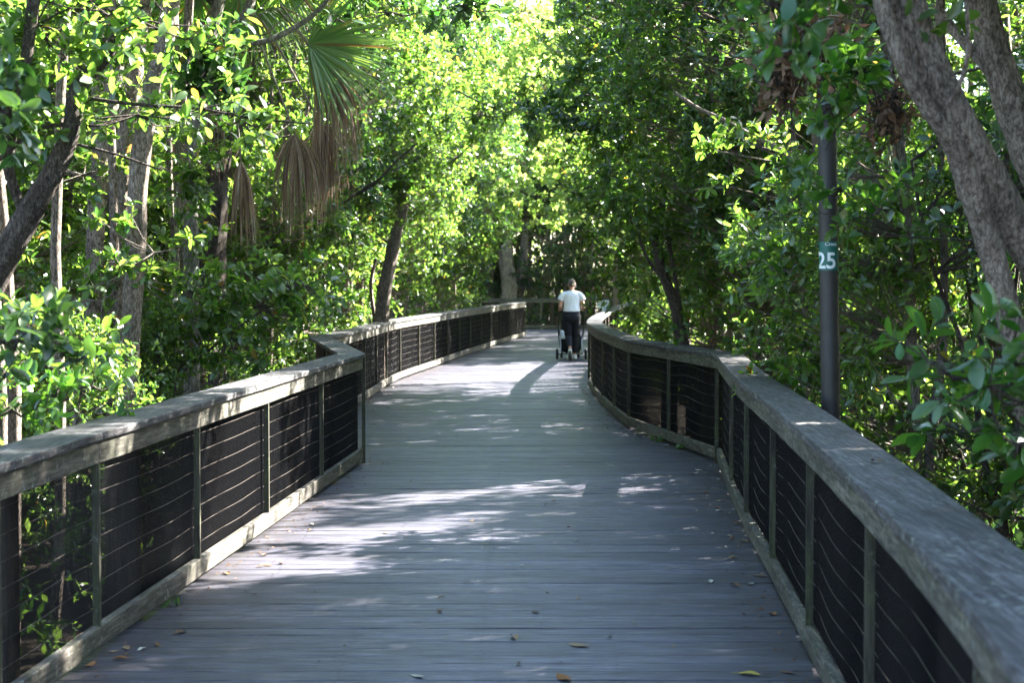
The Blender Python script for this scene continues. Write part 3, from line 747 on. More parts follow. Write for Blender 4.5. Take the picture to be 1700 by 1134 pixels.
# ------------------------------------------------------------------ particular trees read from the photograph
def px_pts(lst): return [at(a, b, c) for a, b, c in lst]
def smooth_path(P, n=5):
    out = []
    for i in range(len(P) - 1):
        p0 = P[max(i - 1, 0)]; p1 = P[i]; p2 = P[i + 1]; p3 = P[min(i + 2, len(P) - 1)]
        for k in range(n):
            s = k / n
            out.append(0.5 * ((2 * p1) + (p2 - p0) * s + (2 * p0 - 5 * p1 + 4 * p2 - p3) * s * s + (3 * p1 - p0 - 3 * p2 + p3) * s ** 3))
    out.append(P[-1]); return out
def hero(name, label, base, stems, mat, leaves=None, lmat='leaf', L0=0.085, group=None, n=30, wob=0.22, cat='tree'):
    r = empty(name, base); tag(r, label, cat, group)
    inv = -Vector(base)
    mb = MB()
    for i, (pts, w0, w1) in enumerate(stems):
        P = smooth_path([Vector(p) for p in pts], 14 if n > 20 else 6); m = len(P) - 1
        mb.tube([p + inv for p in P], [w0 + (w1 - w0) * k / m for k in range(m + 1)], n if w0 > 0.03 else 7, 0, True, wob, True, i * 3.1 + len(label))
    tw_ = mb
    if leaves:
        V_, T_ = [], []; off_ = 0
        rg = np.random.default_rng(len(label) * 7 + int(abs(base[0]) * 100))
        for (c, rad_, ncl, nl) in leaves:
            c = Vector(c)
            cn = np.array([tuple(c + inv)]) + np.clip(rg.normal(size=(ncl, 3)), -1.8, 1.8) * np.array([rad_]) * 0.6
            ou = nrmz(rg.normal(size=cn.shape) + np.array([0, 0, .2]))
            V, T, tip, tw = sprig_leaves(cn, ou, nl, 0.22, L0, True, rg=rg)
            V_.append(V); T_.append(T + off_); off_ += len(V)
            cc = c + inv; kk = max(1, len(tip) // len(cn))
            for i in range(len(cn)):
                tw_.tube([cc, (cc + Vector(cn[i])) / 2 + Vector((0, 0, -.03)), Vector(cn[i])], [.007, .005, .003], 4, 0, False)
            for i in range(len(tip)):
                tw_.tube([Vector(cn[i // kk]), Vector(tip[i])], [.003, .0018], 3, 0, False)
        np_ = np_mesh('crown', np.concatenate(V_), np.concatenate(T_), M[lmat]); co = link(bpy.data.objects.new('crown', np_), r)
    mb.build('trunk', M[mat], r)
    return r

# right: leaning grey forked tree over the rail
b = Vector((3.05, 6.2, -0.9))
hero('leaning_tree', 'big rough grey trunk forking and leaning in from the right edge', b,
     [([b, Vector((2.75, 6.25, .2)), at(1812, 600, 6.3), at(1738, 470, 6.2), at(1655, 320, 6.1), at(1592, 205, 6.0), at(1530, 80, 6.0), at(1492, -40, 6.0), at(1440, -220, 6.0)], .076, .060),
      ([b + Vector((-.05, .1, 0)), Vector((2.35, 6.3, .3)), at(1715, 700, 6.2), at(1688, 580, 6.15), at(1655, 450, 6.1), at(1622, 340, 6.05), at(1580, 225, 5.98)], .055, .045),
      ([at(1600, 260, 5.98), at(1560, 205, 5.95), at(1518, 140, 5.93), at(1486, 70, 5.92), at(1464, -10, 5.95), at(1440, -200, 5.9)], .030, .036),
      ([at(1572, 175, 5.9), at(1600, 120, 5.85), at(1607, 60, 5.85), at(1600, -60, 5.8)], .009, .007)],
     'bark_grey', [(at(1500, -330, 6.0), (1.0, 1.0, .4), 60, 45), (at(1950, -500, 6.3), (1.0, 1.2, .5), 80, 45), (at(1900, -640, 4.6), (.9, 1.0, .4), 70, 45), (at(1440, 10, 6.1), (.10, .2, .06), 4, 18)])
b = Vector((3.4, 7.2, -0.9))
hero('leaning_tree', 'second rough grey trunk leaning at the top right corner', b,
     [([b, Vector((3.2, 7.2, .6)), at(1840, 500, 7.0), at(1735, 300, 7.0), at(1672, 150, 7.0), at(1630, 20, 7.0), at(1590, -150, 7.0)], .10, .055),
      ([at(1560, 20, 7.2), at(1600, 70, 7.1), at(1655, 130, 7.0)], .02, .03),
      ([at(1565, -60, 7.4), at(1560, 60, 7.4), at(1572, 200, 7.4), at(1600, 330, 7.4)], .02, .03)],
     'bark_grey', [(at(1600, -200, 7.0), (.9, .9, .35), 50, 45)])
# left trunks
b = Vector((-3.75, 9.6, -0.9))
hero('leaning_tree', 'dark leaning trunk with upward branches at the left edge', b,
     [([b, Vector((-3.55, 9.5, .4)), at(-30, 500, 9.4), at(30, 385, 9.3), at(85, 290, 9.2), at(118, 215, 9.2), at(128, 150, 9.2), at(190, 70, 9.2), at(230, -60, 9.2)], .10, .022),
      ([at(45, 365, 9.3), at(15, 280, 9.2), at(25, 190, 9.1), at(45, 90, 9.0), at(60, -60, 9.0)], .03, .035),
      ([at(118, 205, 9.2), at(60, 215, 9.1), at(0, 262, 9.0), at(-60, 300, 8.9)], .012, .018),
      ([at(125, 160, 9.2), at(220, 172, 9.2), at(330, 180, 9.3), at(420, 196, 9.4), at(520, 205, 9.4)], .013, .004),
      ([at(110, 235, 9.2), at(190, 255, 9.3), at(270, 283, 9.4)], .010, .005)],
     'bark_dark', [(at(60, 40, 9.2), (.5, .4, .35), 26, 36), (at(20, 200, 9.0), (.18, .2, .15), 10, 27), (at(230, 190, 9.3), (.5, .3, .10), 12, 18), (at(400, 200, 9.4), (.2, .2, .08), 4, 18),
                   (at(40, 540, 8.6), (.35, .3, .12), 12, 27), (at(200, 20, 9.2), (.5, .4, .2), 20, 27)], lmat='leaf')
for (lab, pts, w0, w1, mt, d) in [
    ('grey trunk standing left of the palm, furthest left of the three upright grey trunks', [(128, 720), (142, 620), (152, 500), (158, 400), (168, 290), (182, 190), (192, 90), (190, -60)], .085, .055, 'bark_grey', 13.0),
    ('middle one of the three upright grey trunks left of the palm', [(196, 720), (200, 600), (196, 460), (202, 330), (212, 210), (226, 110), (238, 20), (245, -80)], .095, .06, 'bark_grey', 13.6),
    ('right one of the three upright grey trunks, bending near the top', [(214, 700), (216, 560), (224, 420), (232, 270), (250, 160), (274, 70), (288, -60)], .08, .065, 'bark_grey', 12.6),
    ('thin dark trunk behind the upright grey trunks on the left', [(105, 700), (100, 560), (108, 430), (112, 300), (118, 100), (120, -60)], .06, .04, 'bark_dark', 16.0)]:
    p0 = at(pts[0][0], pts[0][1], d); b = Vector((p0.x, d, -0.9))
    rd_ = random.Random(lab)
    hero('mangrove_tree', lab, b, [([b] + [at(a, c, d) for a, c in pts if at(a, c, d).z > -0.6], w0, w1)], mt,
         [(at(pts[-1][0] + 10, -150, d), (1.0, .8, .5), 40, 45), (at(pts[2][0] + rd_.uniform(-40, 60), pts[2][1], d - .3), (.5, .3, .3), 10, 27), (at(pts[4][0] + rd_.uniform(-40, 60), pts[4][1], d - .3), (.5, .3, .3), 10, 27)])
d = 14.5; b = Vector((at(315, 500, d).x, d, -0.9))
hero('mangrove_tree', 'pale smooth forked tree with a branch arching over the palm', b,
     [([b, at(318, 480, d), at(320, 300, d), at(330, 190, d), at(338, 120, d), at(352, 50, d), at(368, -20, d), at(375, -120, d)], .07, .04),
      ([at(332, 170, d), at(352, 105, d - .1), at(385, 62, d - .2), at(412, 15, d - .2), at(430, -60, d - .2)], .045, .035),
      ([at(345, 100, d - .1), at(385, 74, d - .4), at(440, 68, d - .5), at(485, 48, d - .5), at(525, 20, d - .5), at(552, -10, d - .5), at(600, -60, d - .5)], .028, .018)],
     'bark_pale', [(at(480, -150, d), (1.2, .9, .4), 50, 45), (at(330, -60, d), (.5, .5, .2), 16, 27), (at(318, 290, d - 1), (.3, .2, .5), 24, 27), (at(310, 480, d - 1), (.3, .2, .7), 30, 27)])
d = 25.5; b = Vector((at(625, 560, d).x, d, -0.9))
hero('mangrove_tree', 'brown trunk lit on its right edge, behind the far part of the left railing', b,
     [([b, at(634, 520, d), at(645, 450, d), at(656, 392, d), at(668, 350, d), at(672, 300, d + .5)], .115, .07),
      ([at(628, 560, d + .6), at(616, 480, d + .6), at(624, 430, d + .6)], .035, .025),
      ([at(652, 410, d), at(620, 380, d), at(590, 330, d), at(560, 250, d)], .02, .012)], 'bark_grey',
     [(at(668, 330, d - .2), (.7, .5, .45), 44, 36), (at(640, 250, d), (.8, .8, .5), 40, 36), (at(600, 300, d), (.6, .6, .5), 24, 36)])
d = 17.5; b = Vector((at(1140, 620, d).x + .25, d, -0.9))
hero('mangrove_tree', 'dark multi-stemmed trunk behind the bend of the right railing', b,
     [([b, at(1132, 560, d), at(1118, 500, d), at(1098, 450, d), at(1088, 400, d), at(1075, 330, d), at(1060, 260, d)], .075, .02),
      ([at(1136, 560, d), at(1122, 470, d), at(1108, 390, d), at(1090, 310, d), at(1070, 240, d)], .03, .012),
      ([at(1104, 470, d), at(1070, 420, d), at(1055, 360, d), at(1045, 300, d)], .02, .01)], 'bark_dark',
     [(at(1080, 330, d), (.5, .5, .5), 24, 36)])
d = 21.0
hero('bare_branch', 'long bare brown branch reaching up to the right behind the hanging palm fronds', (at(430, 420, d).x, d, at(430, 420, d).z),
     [([at(420, 460, d), at(500, 395, d), at(560, 342, d), at(620, 305, d), at(660, 265, d), at(694, 237, d)], .035, .010),
      ([at(590, 322, d), at(640, 290, d - .2), at(720, 250, d - .3)], .012, .005)], 'bark_dark', None, cat='branch')
d = 14
hero('bare_branch', 'thin grey branch slanting down through the leaves at the upper right', (at(1120, 160, d).x, d, at(1120, 160, d).z),
     [([at(1118, 152, d), at(1160, 180, d), at(1200, 198, d), at(1250, 225, d), at(1300, 250, d), at(1360, 300, d + .2)], .016, .024)], 'bark_grey', None, cat='branch')
d = 56.4
for i, (px, w, lean, lab) in enumerate([(845, .30, 8, 'broad grey trunk seen above the far railing, just left of the walker'), (862, .20, -12, 'leaning grey trunk beside the broad one above the far railing'), (836, .12, -4, 'slim grey trunk at the left of the broad one above the far railing')]):
    b = Vector((at(px, 500, d + i * .5).x, d + i * .5, -0.9))
    hero('mangrove_tree', lab, b, [([b, at(px, 480, d + i * .5), at(px - lean * .5, 430, d + i * .5), at(px - lean, 380, d + i * .5), at(px - lean * 1.5, 250, d + i * .5)], w, w * .6)], 'bark_grey',
         [(at(px, 220, d), (1.6, 1.2, 1.2), 40, 45)], L0=.12)

# leafy branches close to the camera or hanging into the view
def branch(label, pts, w, clusters, lmat='leaf', L0=0.085, name='leafy_branch'):
    P = [at(*p) for p in pts]
    hero(name, label, P[0], [(P, w, w * .35)], 'bark_dark', [(at(a, b_, c), rad_, n_, l_) for (a, b_, c, rad_, n_, l_) in clusters], lmat, L0, None, 6, .15, 'branch')
branch('bright green large-leaved branch rising behind the right railing near the right edge', [(1800, 800, 5.6), (1690, 700, 5.5), (1620, 635, 5.4), (1560, 590, 5.3)], .008,
       [(1640, 640, 5.3, (.20, .15, .14), 8, 9), (1560, 600, 5.3, (.10, .12, .08), 4, 9), (1690, 740, 5.4, (.14, .15, .10), 5, 9), (1640, 710, 5.9, (.16, .15, .10), 6, 9), (1670, 580, 5.4, (.14, .15, .10), 5, 9)], 'leaf_fg', .10)
branch('leafy branch drooping across the marker pole below the dead leaves', [(1640, 110, 8.9), (1480, 150, 8.8), (1400, 200, 8.8), (1370, 250, 8.8)], .008,
       [(1375, 180, 8.8, (.12, .1, .07), 6, 9), (1400, 150, 8.9, (.14, .1, .08), 6, 18), (1440, 110, 8.9, (.2, .1, .08), 6, 18)], 'leaf_fg', .095)
branch('leafy branch crossing the marker pole just above the number band', [(1640, 400, 9.2), (1500, 392, 9.1), (1420, 368, 9.1), (1350, 350, 9.1)], .006,
       [(1395, 310, 9.1, (.12, .1, .04), 5, 9), (1325, 325, 9.2, (.10, .1, .05), 5, 9), (1465, 345, 9.1, (.14, .1, .05), 5, 18)], 'leaf_fg', .09)
branch('dark rosettes of leaves on a branch in front of the pale forked tree', [(200, -60, 9.8), (290, 40, 9.9), (340, 100, 10), (355, 150, 10)], .008,
       [(345, 110, 10, (.14, .1, .12), 9, 18), (365, 70, 10, (.10, .1, .08), 4, 18), (380, 160, 10, (.16, .1, .06), 5, 18), (330, 145, 10, (.1, .1, .06), 4, 18)], 'leaf_dark', .11)
branch('blurred green leaves hanging at the left edge near the top', [(-160, 60, 5.6), (-60, 110, 5.6), (10, 165, 5.6)], .006,
       [(10, 185, 5.6, (.08, .1, .07), 5, 18), (-20, 150, 5.6, (.1, .1, .08), 4, 18)], 'leaf_dark', .08)
branch('dark blurred leaves hanging at the left edge above the railing', [(-200, 480, 6.0), (-40, 530, 6.0), (60, 560, 6.0), (130, 580, 6.0)], .006,
       [(30, 565, 6.0, (.16, .1, .06), 5, 9), (100, 580, 6.1, (.12, .1, .06), 4, 9), (-10, 620, 6, (.1, .1, .08), 4, 9)], 'leaf_dark', .10)
branch('round dark leaves hanging from the top edge left of centre', [(560, -120, 13), (640, -30, 13), (720, -20, 13), (810, -15, 13)], .007,
       [(650, 20, 13, (.30, .2, .06), 6, 9), (760, 8, 13, (.35, .2, .06), 10, 18), (560, 30, 13, (.2, .2, .08), 3, 9)], 'leaf_dark', .10)
branch('large blurred green leaves hanging from the top edge right of centre', [(1420, -160, 5.2), (1330, -60, 5.2), (1270, -20, 5.2)], .006,
       [(1280, 0, 5.2, (.12, .1, .05), 6, 18), (1340, -10, 5.2, (.1, .1, .04), 4, 18)], 'leaf_fg', .085)
branch('young yellow-green sprigs just behind the left railing cap', [(60, 800, 7.6), (70, 700, 7.6), (80, 660, 7.6)], .006,
       [(80, 655, 7.7, (.14, .1, .05), 6, 18), (150, 640, 8.0, (.16, .1, .06), 5, 18), (20, 680, 7.6, (.1, .1, .05), 4, 18)], 'leaf_fg', .075)
branch('leafy branch stretching out from the left towards the kink in the railing', [(300, 620, 13.5), (400, 540, 13.5), (480, 490, 13.4), (545, 455, 13.2)], .012,
       [(430, 510, 13.4, (.5, .3, .25), 16, 27), (500, 470, 13.3, (.35, .3, .18), 10, 27), (380, 560, 13.4, (.5, .3, .25), 14, 27)], 'leaf', .095)

branch('long leafy branch arching over the boardwalk from the right, high up', [(1330, 60, 21), (1200, 110, 21), (1080, 150, 21), (960, 185, 21)], .022,
       [(1180, 120, 21, (.7, .6, .35), 26, 27), (1060, 165, 21, (.7, .6, .38), 28, 27), (950, 200, 21, (.5, .5, .30), 20, 27), (1100, 235, 21, (.7, .5, .25), 18, 27)], 'leaf_dark', .105)
branch('lower leafy branch reaching over the boardwalk from the right, above the walker', [(1250, 260, 23), (1120, 270, 23), (1010, 300, 23), (950, 320, 23)], .018,
       [(1060, 290, 23, (.6, .5, .35), 20, 27), (990, 330, 23, (.4, .4, .28), 12, 27)], 'leaf', .095)
branch('leafy branch hanging over the boardwalk from the left, beyond the palm', [(540, -20, 27), (660, 70, 27), (760, 150, 27), (850, 190, 27)], .028,
       [(700, 130, 27, (.8, .7, .5), 32, 27), (800, 190, 27, (.8, .7, .5), 34, 27), (870, 150, 27, (.5, .5, .35), 14, 27), (760, 260, 27, (.7, .6, .4), 22, 27)], 'leaf', .10)
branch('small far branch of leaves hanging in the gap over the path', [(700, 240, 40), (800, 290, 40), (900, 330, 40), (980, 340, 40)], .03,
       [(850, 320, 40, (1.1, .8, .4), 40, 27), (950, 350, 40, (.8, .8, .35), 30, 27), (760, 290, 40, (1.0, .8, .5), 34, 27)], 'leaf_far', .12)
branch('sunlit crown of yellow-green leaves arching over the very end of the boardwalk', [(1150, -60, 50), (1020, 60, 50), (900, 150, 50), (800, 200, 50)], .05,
       [(870, 20, 50, (1.8, 1.2, .8), 70, 36), (900, 140, 50, (1.8, 1.2, .8), 70, 36), (980, 240, 50, (1.4, 1.2, .7), 60, 36), (860, 270, 50, (1.6, 1.2, .7), 60, 36), (940, 350, 50, (1.5, 1.0, .45), 44, 36), (800, 130, 50, (1.2, 1.2, .8), 40, 36)], 'leaf_far', .14)

# dead brown leaves caught round the pole top
def dead_clump(name, label, c, rad_, n, seed):
    rg = np.random.default_rng(seed)
    r = empty(name, c); tag(r, label, 'leaf clump')
    pos = rg.normal(size=(n, 3)) * np.array([rad_]) * .5
    dr = nrmz(rg.normal(size=(n, 3)) + np.array([0, 0, -.7])); up = nrmz(rg.normal(size=(n, 3)))
    V, T = leaf_geo(pos, dr, up, rg.uniform(.05, .11, n), rg.uniform(.02, .05, n), True, .35)
    link(bpy.data.objects.new('dead_leaves', np_mesh('dead_leaves', V, T, M['dead'])), r)
    tw = MB()
    for i in range(60):
        a = Vector(rg.normal(size=3) * np.array(rad_) * .35); q = Vector(rg.normal(size=3) * np.array(rad_) * .9)
        tw.tube([a, (a + q) / 2 + Vector((0, 0, -.04)), q], [.005, .004, .002], 4, 0, False)
    tw.build('twigs', M['bark_dark'], r)
dead_clump('dead_leaf_clump', 'tangle of curled brown dead leaves caught on twigs above the marker pole', at(1345, 70, 9.5), (.26, .2, .18), 330, 1)
dead_clump('dead_leaf_clump', 'smaller patch of brown dead leaves hanging left of the marker pole', at(1300, 125, 9.6), (.14, .15, .20), 150, 2)
dead_clump('dead_leaf_clump', 'dark brown dead leaves in the shade right of the marker pole', at(1475, 185, 9.3), (.12, .15, .18), 130, 3)

# ------------------------------------------------------------------ cabbage palm
def fan(name, hub, ax, spread_, L, nseg, droop, mat, parent, seed, w0=.034, nrm=None, hang=False, jit=.05):
    rg = random.Random(seed); V = []; T = []
    hub = Vector(hub); ax = Vector(ax).normalized()
    nr = Vector(nrm).normalized() if nrm else Vector((0, -1, 0.2)).normalized()
    side = ax.cross(nr).normalized(); nr = side.cross(ax).normalized()
    for i in range(nseg):
        th = (i / (nseg - 1) - .5) * spread_ + rg.uniform(-jit, jit)
        d = ax * math.cos(th) + side * math.sin(th) + nr * rg.uniform(-.06, .06) * (4 if hang else 1)
        d.normalize(); l = L * (0.80 + .2 * math.cos(th)) * rg.uniform(.82, 1.06)
        sd = d.cross(nr).normalized()
        m = 9; p = hub.copy(); base = len(V)
        dd = d.copy(); dr_ = droop * rg.uniform(.6, 1.4)
        ph = rg.uniform(0, 6)
        for k in range(m + 1):
            q = k / m
            w = w0 * (min(1, .25 + q * 3.0) if q < .4 else max(0.03, 1 - (q - .4) / .6)) * (.7 if hang else 1)
            sv = sd
            if hang: sv = (sd * math.cos(ph + q * 2) + nr * math.sin(ph + q * 2)).normalized()
            V += [tuple(p - sv * w * .5), tuple(p + nr * w * .28), tuple(p + sv * w * .5)]
            dd = (dd + Vector((0, 0, -1)) * dr_ * (q * q if not hang else 0.9)).normalized()
            p = p + dd * (l / m) + Vector((rg.uniform(-1, 1), rg.uniform(-1, 1), 0)) * (.004 if hang else 0.0)
        for k in range(m):
            a = base + k * 3
            T += [(a, a + 1, a + 4), (a, a + 4, a + 3), (a + 1, a + 2, a + 5), (a + 1, a + 5, a + 4)]
    me = np_mesh(name, np.array(V), np.array(T), M[mat], smooth=False)
    return link(bpy.data.objects.new(name, me), parent)
D = 17.5
pc = at(368, -60, D); pbse = Vector((at(345, 420, D).x, D, -0.9))
palm = empty('cabbage_palm', pbse); tag(palm, 'cabbage palm with a green fan over brown hanging dead fronds, left of the boardwalk', 'palm')
inv = -pbse
mb = MB(); P = smooth_path([pbse + inv, at(346, 420, D) + inv, at(350, 250, D) + inv, at(358, 100, D) + inv, pc + inv], 6)
mb.tube(P, [.17] * (len(P) - 1) + [.12], 18, 0, True, .35, True, 3)
rg_ = random.Random(8)
for k in range(90):      # old leaf bases
    q = rg_.uniform(.35, 1) * (len(P) - 1); i = min(int(q), len(P) - 2); p = P[i].lerp(P[i + 1], q - i); a = rg_.uniform(0, 6.28)
    o = Vector((math.cos(a), math.sin(a), 0))
    mb.tube([p + o * .13, p + o * .20 + Vector((0, 0, .12)), p + o * .24 + Vector((0, 0, .26))], [.03, .025, .012], 5, 0)
mb.build('trunk', M['bark_dark'], palm)
M['petiole'] = simple('petiole', (0.16, 0.13, 0.09), 0.6)
def frond(hub_px, ax, spread_, L, nseg, droop, mat, name, seed, start=None, **kw):
    hub = at(*hub_px) + inv; st = (start or pc) + inv
    mb = MB(); mid = (hub + st) / 2 + Vector((0, 0, .18 if mat == 'palm_green' else .1))
    mb.tube(smooth_path([st, mid, hub], 5), .011, 6, 0)
    f_ = fan(name, hub, ax, spread_, L, nseg, droop, mat, palm, seed, **kw)
    mb.build('leaf_stalk', M['petiole'], f_)
frond((512, 72, 16.6), (1, .1, -.16), 2.7, 1.08, 64, .10, 'palm_green', 'green_frond', 1, w0=.034, nrm=(.15, -1, .35))
frond((400, -20, 17.2), (.25, 0, -1), 2.2, 1.0, 44, .12, 'palm_green', 'green_frond', 2, nrm=(.5, -1, .1))
frond((330, -10, 17.0), (-.4, 0, -1), 2.2, .95, 40, .14, 'palm_green', 'green_frond', 3, nrm=(-.4, -1, .1))
frond((470, -50, 17.8), (.8, 0, -.5), 2.4, 1.0, 44, .10, 'palm_green', 'green_frond', 4, nrm=(0, -1, .4))
frond((430, -30, 18.4), (.3, .3, -.8), 2.4, 1.0, 40, .12, 'palm_green', 'green_frond', 11, nrm=(.3, -1, .2))
frond((530, 96, 16.7), (.60, 0, -.4), 2.5, 1.15, 90, .5, 'palm_dead', 'dead_frond', 5, w0=.030, hang=True, jit=.2)
frond((490, 222, 16.7), (.02, 0, -1), 2.8, 1.15, 80, .65, 'palm_dead', 'dead_frond', 6, w0=.030, hang=True, jit=.2)
frond((532, 205, 16.9), (.35, 0, -.8), 2.6, 1.05, 80, .65, 'palm_dead', 'dead_frond', 7, w0=.030, hang=True, jit=.2)
frond((400, 266, 16.2), (.08, 0, -1), 1.2, .95, 40, .4, 'palm_dead', 'dead_frond', 8, w0=.040, hang=True, jit=.12)
frond((560, 130, 17.3), (.5, .2, -.7), 2.2, 1.1, 50, .6, 'palm_dead', 'dead_frond', 9, w0=.030, hang=True, jit=.2)
frond((350, 120, 17.3), (-.05, 0, -1), 1.6, 1.2, 40, .8, 'palm_dead', 'dead_frond', 10, w0=.030, hang=True, jit=.2)

# ------------------------------------------------------------------ walker
def remesh(o, vox, sm=4):
    m = o.modifiers.new('remesh', 'REMESH'); m.mode = 'VOXEL'; m.voxel_size = vox; m.use_smooth_shade = True
    s = o.modifiers.new('smooth', 'SMOOTH'); s.iterations = sm; s.factor = .5
def skin_mat(name, col):
    t = NT(name); b = t.bsdf(col, .5, .4); b.inputs['Subsurface Weight'].default_value = .1; b.inputs['Subsurface Radius'].default_value = (.02, .01, .005); return t.done(b)
M['skin'] = skin_mat('skin', (.46, .25, .17))
def cloth(name, col, sc=60):
    t = NT(name); f = t.noise(t.coord(), sc, 4); g = t.noise(t.coord((1, 1, .6)), 9, 3, .5, 1.0)
    c = t.mix(1, t.ramp(f, [(.3, .85), (.7, 1.0)]), col, 'MULTIPLY')
    return t.done(t.bsdf(c, .85, .2, 0, g, .7, .02))
M['shirt'] = cloth('white_cotton', (.78, .79, .82)); M['trouser'] = cloth('black_cloth', (.016, .017, .022))
M['shoe'] = simple('shoe', (.60, .58, .55), .6); M['sole'] = simple('shoe_sole', (.10, .095, .09), .8)
M['hair'] = bark('blond_hair', (.09, .065, .045), (.22, .18, .135), (.48, .43, .36), 5.0)
wp = gnd(949, 598); person = empty('person', (wp.x, wp.y, 0.003)); tag(person, 'person in a white short-sleeved top and black trousers pushing a stroller, hair tied up', 'person')
mb = MB()
mb.loft([(0, 0, .90, .150, .100), (0, 0, .98, .150, .100), (0, 0, 1.08, .125, .085), (0, .0, 1.20, .140, .095), (0, 0, 1.31, .160, .10), (0, 0, 1.375, .150, .085), (0, .0, 1.41, .075, .06)], 24)
mb.loft([(0, .0, 1.38, .055, .055), (0, .01, 1.44, .048, .052), (0, .02, 1.50, .05, .056)], 16)
mb.ellipsoid((0, .03, 1.555), (.071, .088, .105), 20, 16)          # skull
mb.ellipsoid((0, .075, 1.505), (.050, .055, .055), 14, 10)         # jaw
mb.ellipsoid((0, .125, 1.54), (.012, .02, .018), 8, 6); mb.ellipsoid((0, .112, 1.508), (.024, .012, .008), 8, 6)
for s in (-1, 1):
    mb.ellipsoid((s * .076, .02, 1.545), (.012, .022, .032), 10, 8)   # ears
    mb.ellipsoid((s * .026, .112, 1.57), (.012, .008, .008), 8, 6)
    sh = Vector((s * .165, 0, 1.355)); el = Vector((s * .235, -.02, 1.10)); wr = Vector((s * .232, .20, 1.025))
    mb.tube([sh, (sh + el) / 2 + Vector((s * .006, 0, 0)), el], [.052, .047, .038], 14); mb.ellipsoid(sh, (.055, .055, .055)); mb.ellipsoid(el, (.039, .039, .039), 10, 8)
    mb.tube([el, el.lerp(wr, .35), wr], [.038, .040, .026], 12)
    pm = wr + Vector((0, .05, .006)); mb.ellipsoid(pm, (.036, .048, .018), 12, 8)
    for i in range(4):
        bx = wr.x + (i - 1.5) * .018; l = (.9, 1.0, .95, .78)[i]
        mb.tube([(bx, wr.y + .085, wr.z + .012), (bx, wr.y + .085 + .026 * l, wr.z + .012), (bx, wr.y + .085 + .036 * l, wr.z - .012), (bx, wr.y + .085 + .016 * l, wr.z - .030)], [.0095, .009, .0085, .0075], 7)
    mb.tube([(wr.x - s * .028, wr.y + .03, wr.z), (wr.x - s * .044, wr.y + .06, wr.z - .01), (wr.x - s * .040, wr.y + .085, wr.z - .024)], [.012, .010, .008], 7)
def leg(hip, kn, an, toe):
    mb.tube([hip, hip.lerp(kn, .5), kn], [.085, .068, .050], 14); mb.ellipsoid(kn, (.05, .052, .05), 10, 8)
    mb.tube([kn, kn.lerp(an, .35), kn.lerp(an, .8), an], [.050, .052, .034, .031], 14)
    mb.tube([an, an.lerp(toe, .5), toe], [.034, .034, .026], 10)
legs = [(Vector((.085, 0, .90)), Vector((.078, .07, .49)), Vector((.060, .04, .10)), Vector((.068, .20, .035))),
        (Vector((-.085, 0, .90)), Vector((-.070, -.02, .48)), Vector((-.045, -.34, .24)), Vector((-.042, -.30, .06)))]
for L_ in legs: leg(*L_)
body = mb.build('body', M['skin'], person); remesh(body, .0065, 3)
# top with cap sleeves
mb = MB()
mb.loft([(0, 0, .995, .176, .128), (0, 0, 1.02, .174, .126), (0, 0, 1.12, .160, .112), (0, 0, 1.22, .168, .112), (0, 0, 1.32, .182, .112), (0, 0, 1.375, .172, .090), (0, 0, 1.402, .12, .070), (0, .0, 1.425, .07, .062)], 28)
for s in (-1, 1):
    mb.tube([(s * .10, 0, 1.335), (s * .155, 0, 1.338), (s * .205, -.006, 1.29), (s * .236, -.012, 1.225)], [.078, .076, .066, .062], 16)
sh_ = mb.build('top', M['shirt'], person); remesh(sh_, .008, 9)
d_ = sh_.modifiers.new('folds', 'DISPLACE'); tx = bpy.data.textures.new('folds', 'CLOUDS'); tx.noise_scale = .09; d_.texture = tx; d_.strength = .014; d_.texture_coords = 'LOCAL'
# trousers
mb = MB()
mb.loft([(0, 0, 1.01, .155, .108), (0, 0, .97, .170, .120), (0, -.01, .90, .188, .135), (0, -.01, .83, .180, .13), (0, 0, .78, .15, .11)], 26)
for (hip, kn, an, toe), cut in zip(legs, (.90, .86)):
    mb.tube([hip, hip.lerp(kn, .5), kn, kn.lerp(an, .4), kn.lerp(an, cut)], [.102, .088, .068, .066, .050], 16)
tr = mb.build('trousers', M['trouser'], person); remesh(tr, .008, 4)
# shoes
a = legs[0]
mb = MB(); mb.loft([(.062, .02, .012, .040, .062), (.064, .05, .03, .046, .125), (.064, .05, .05, .045, .122), (.063, .02, .085, .040, .065), (.061, .01, .11, .036, .045)], 20); o = mb.build('shoe', M['shoe'], person)
so = MB(); so.loft([(.064, .05, .0, .046, .128), (.064, .05, .022, .049, .131)], 22); so.build('shoe_sole', M['sole'], o)
mb = MB()
mb.tube([(-.045, -.345, .235), (-.045, -.365, .17), (-.043, -.335, .10), (-.042, -.28, .052), (-.042, -.22, .040)], [.036, .044, .043, .040, .028], 16); o = mb.build('shoe', M['shoe'], person)
so = MB(); so.tube([(-.046, -.395, .21), (-.045, -.392, .15), (-.043, -.362, .09), (-.042, -.30, .030), (-.042, -.20, .014)], [.026, .036, .036, .036, .03], 12); so.build('shoe_sole', M['sole'], o)
# hair
mb = MB(); mb.ellipsoid((0, .018, 1.575), (.078, .092, .098), 20, 14); mb.ellipsoid((0, -.085, 1.61), (.044, .040, .048), 14, 10); mb.ellipsoid((.004, -.07, 1.55), (.022, .022, .035), 10, 8)
h = mb.build('hair', M['hair'], person); remesh(h, .008, 2)
mb = MB(); mb.ellipsoid((.082, -.005, 1.505), (.009, .007, .011), 10, 8); mb.build('earring', M['sign_white'], person)

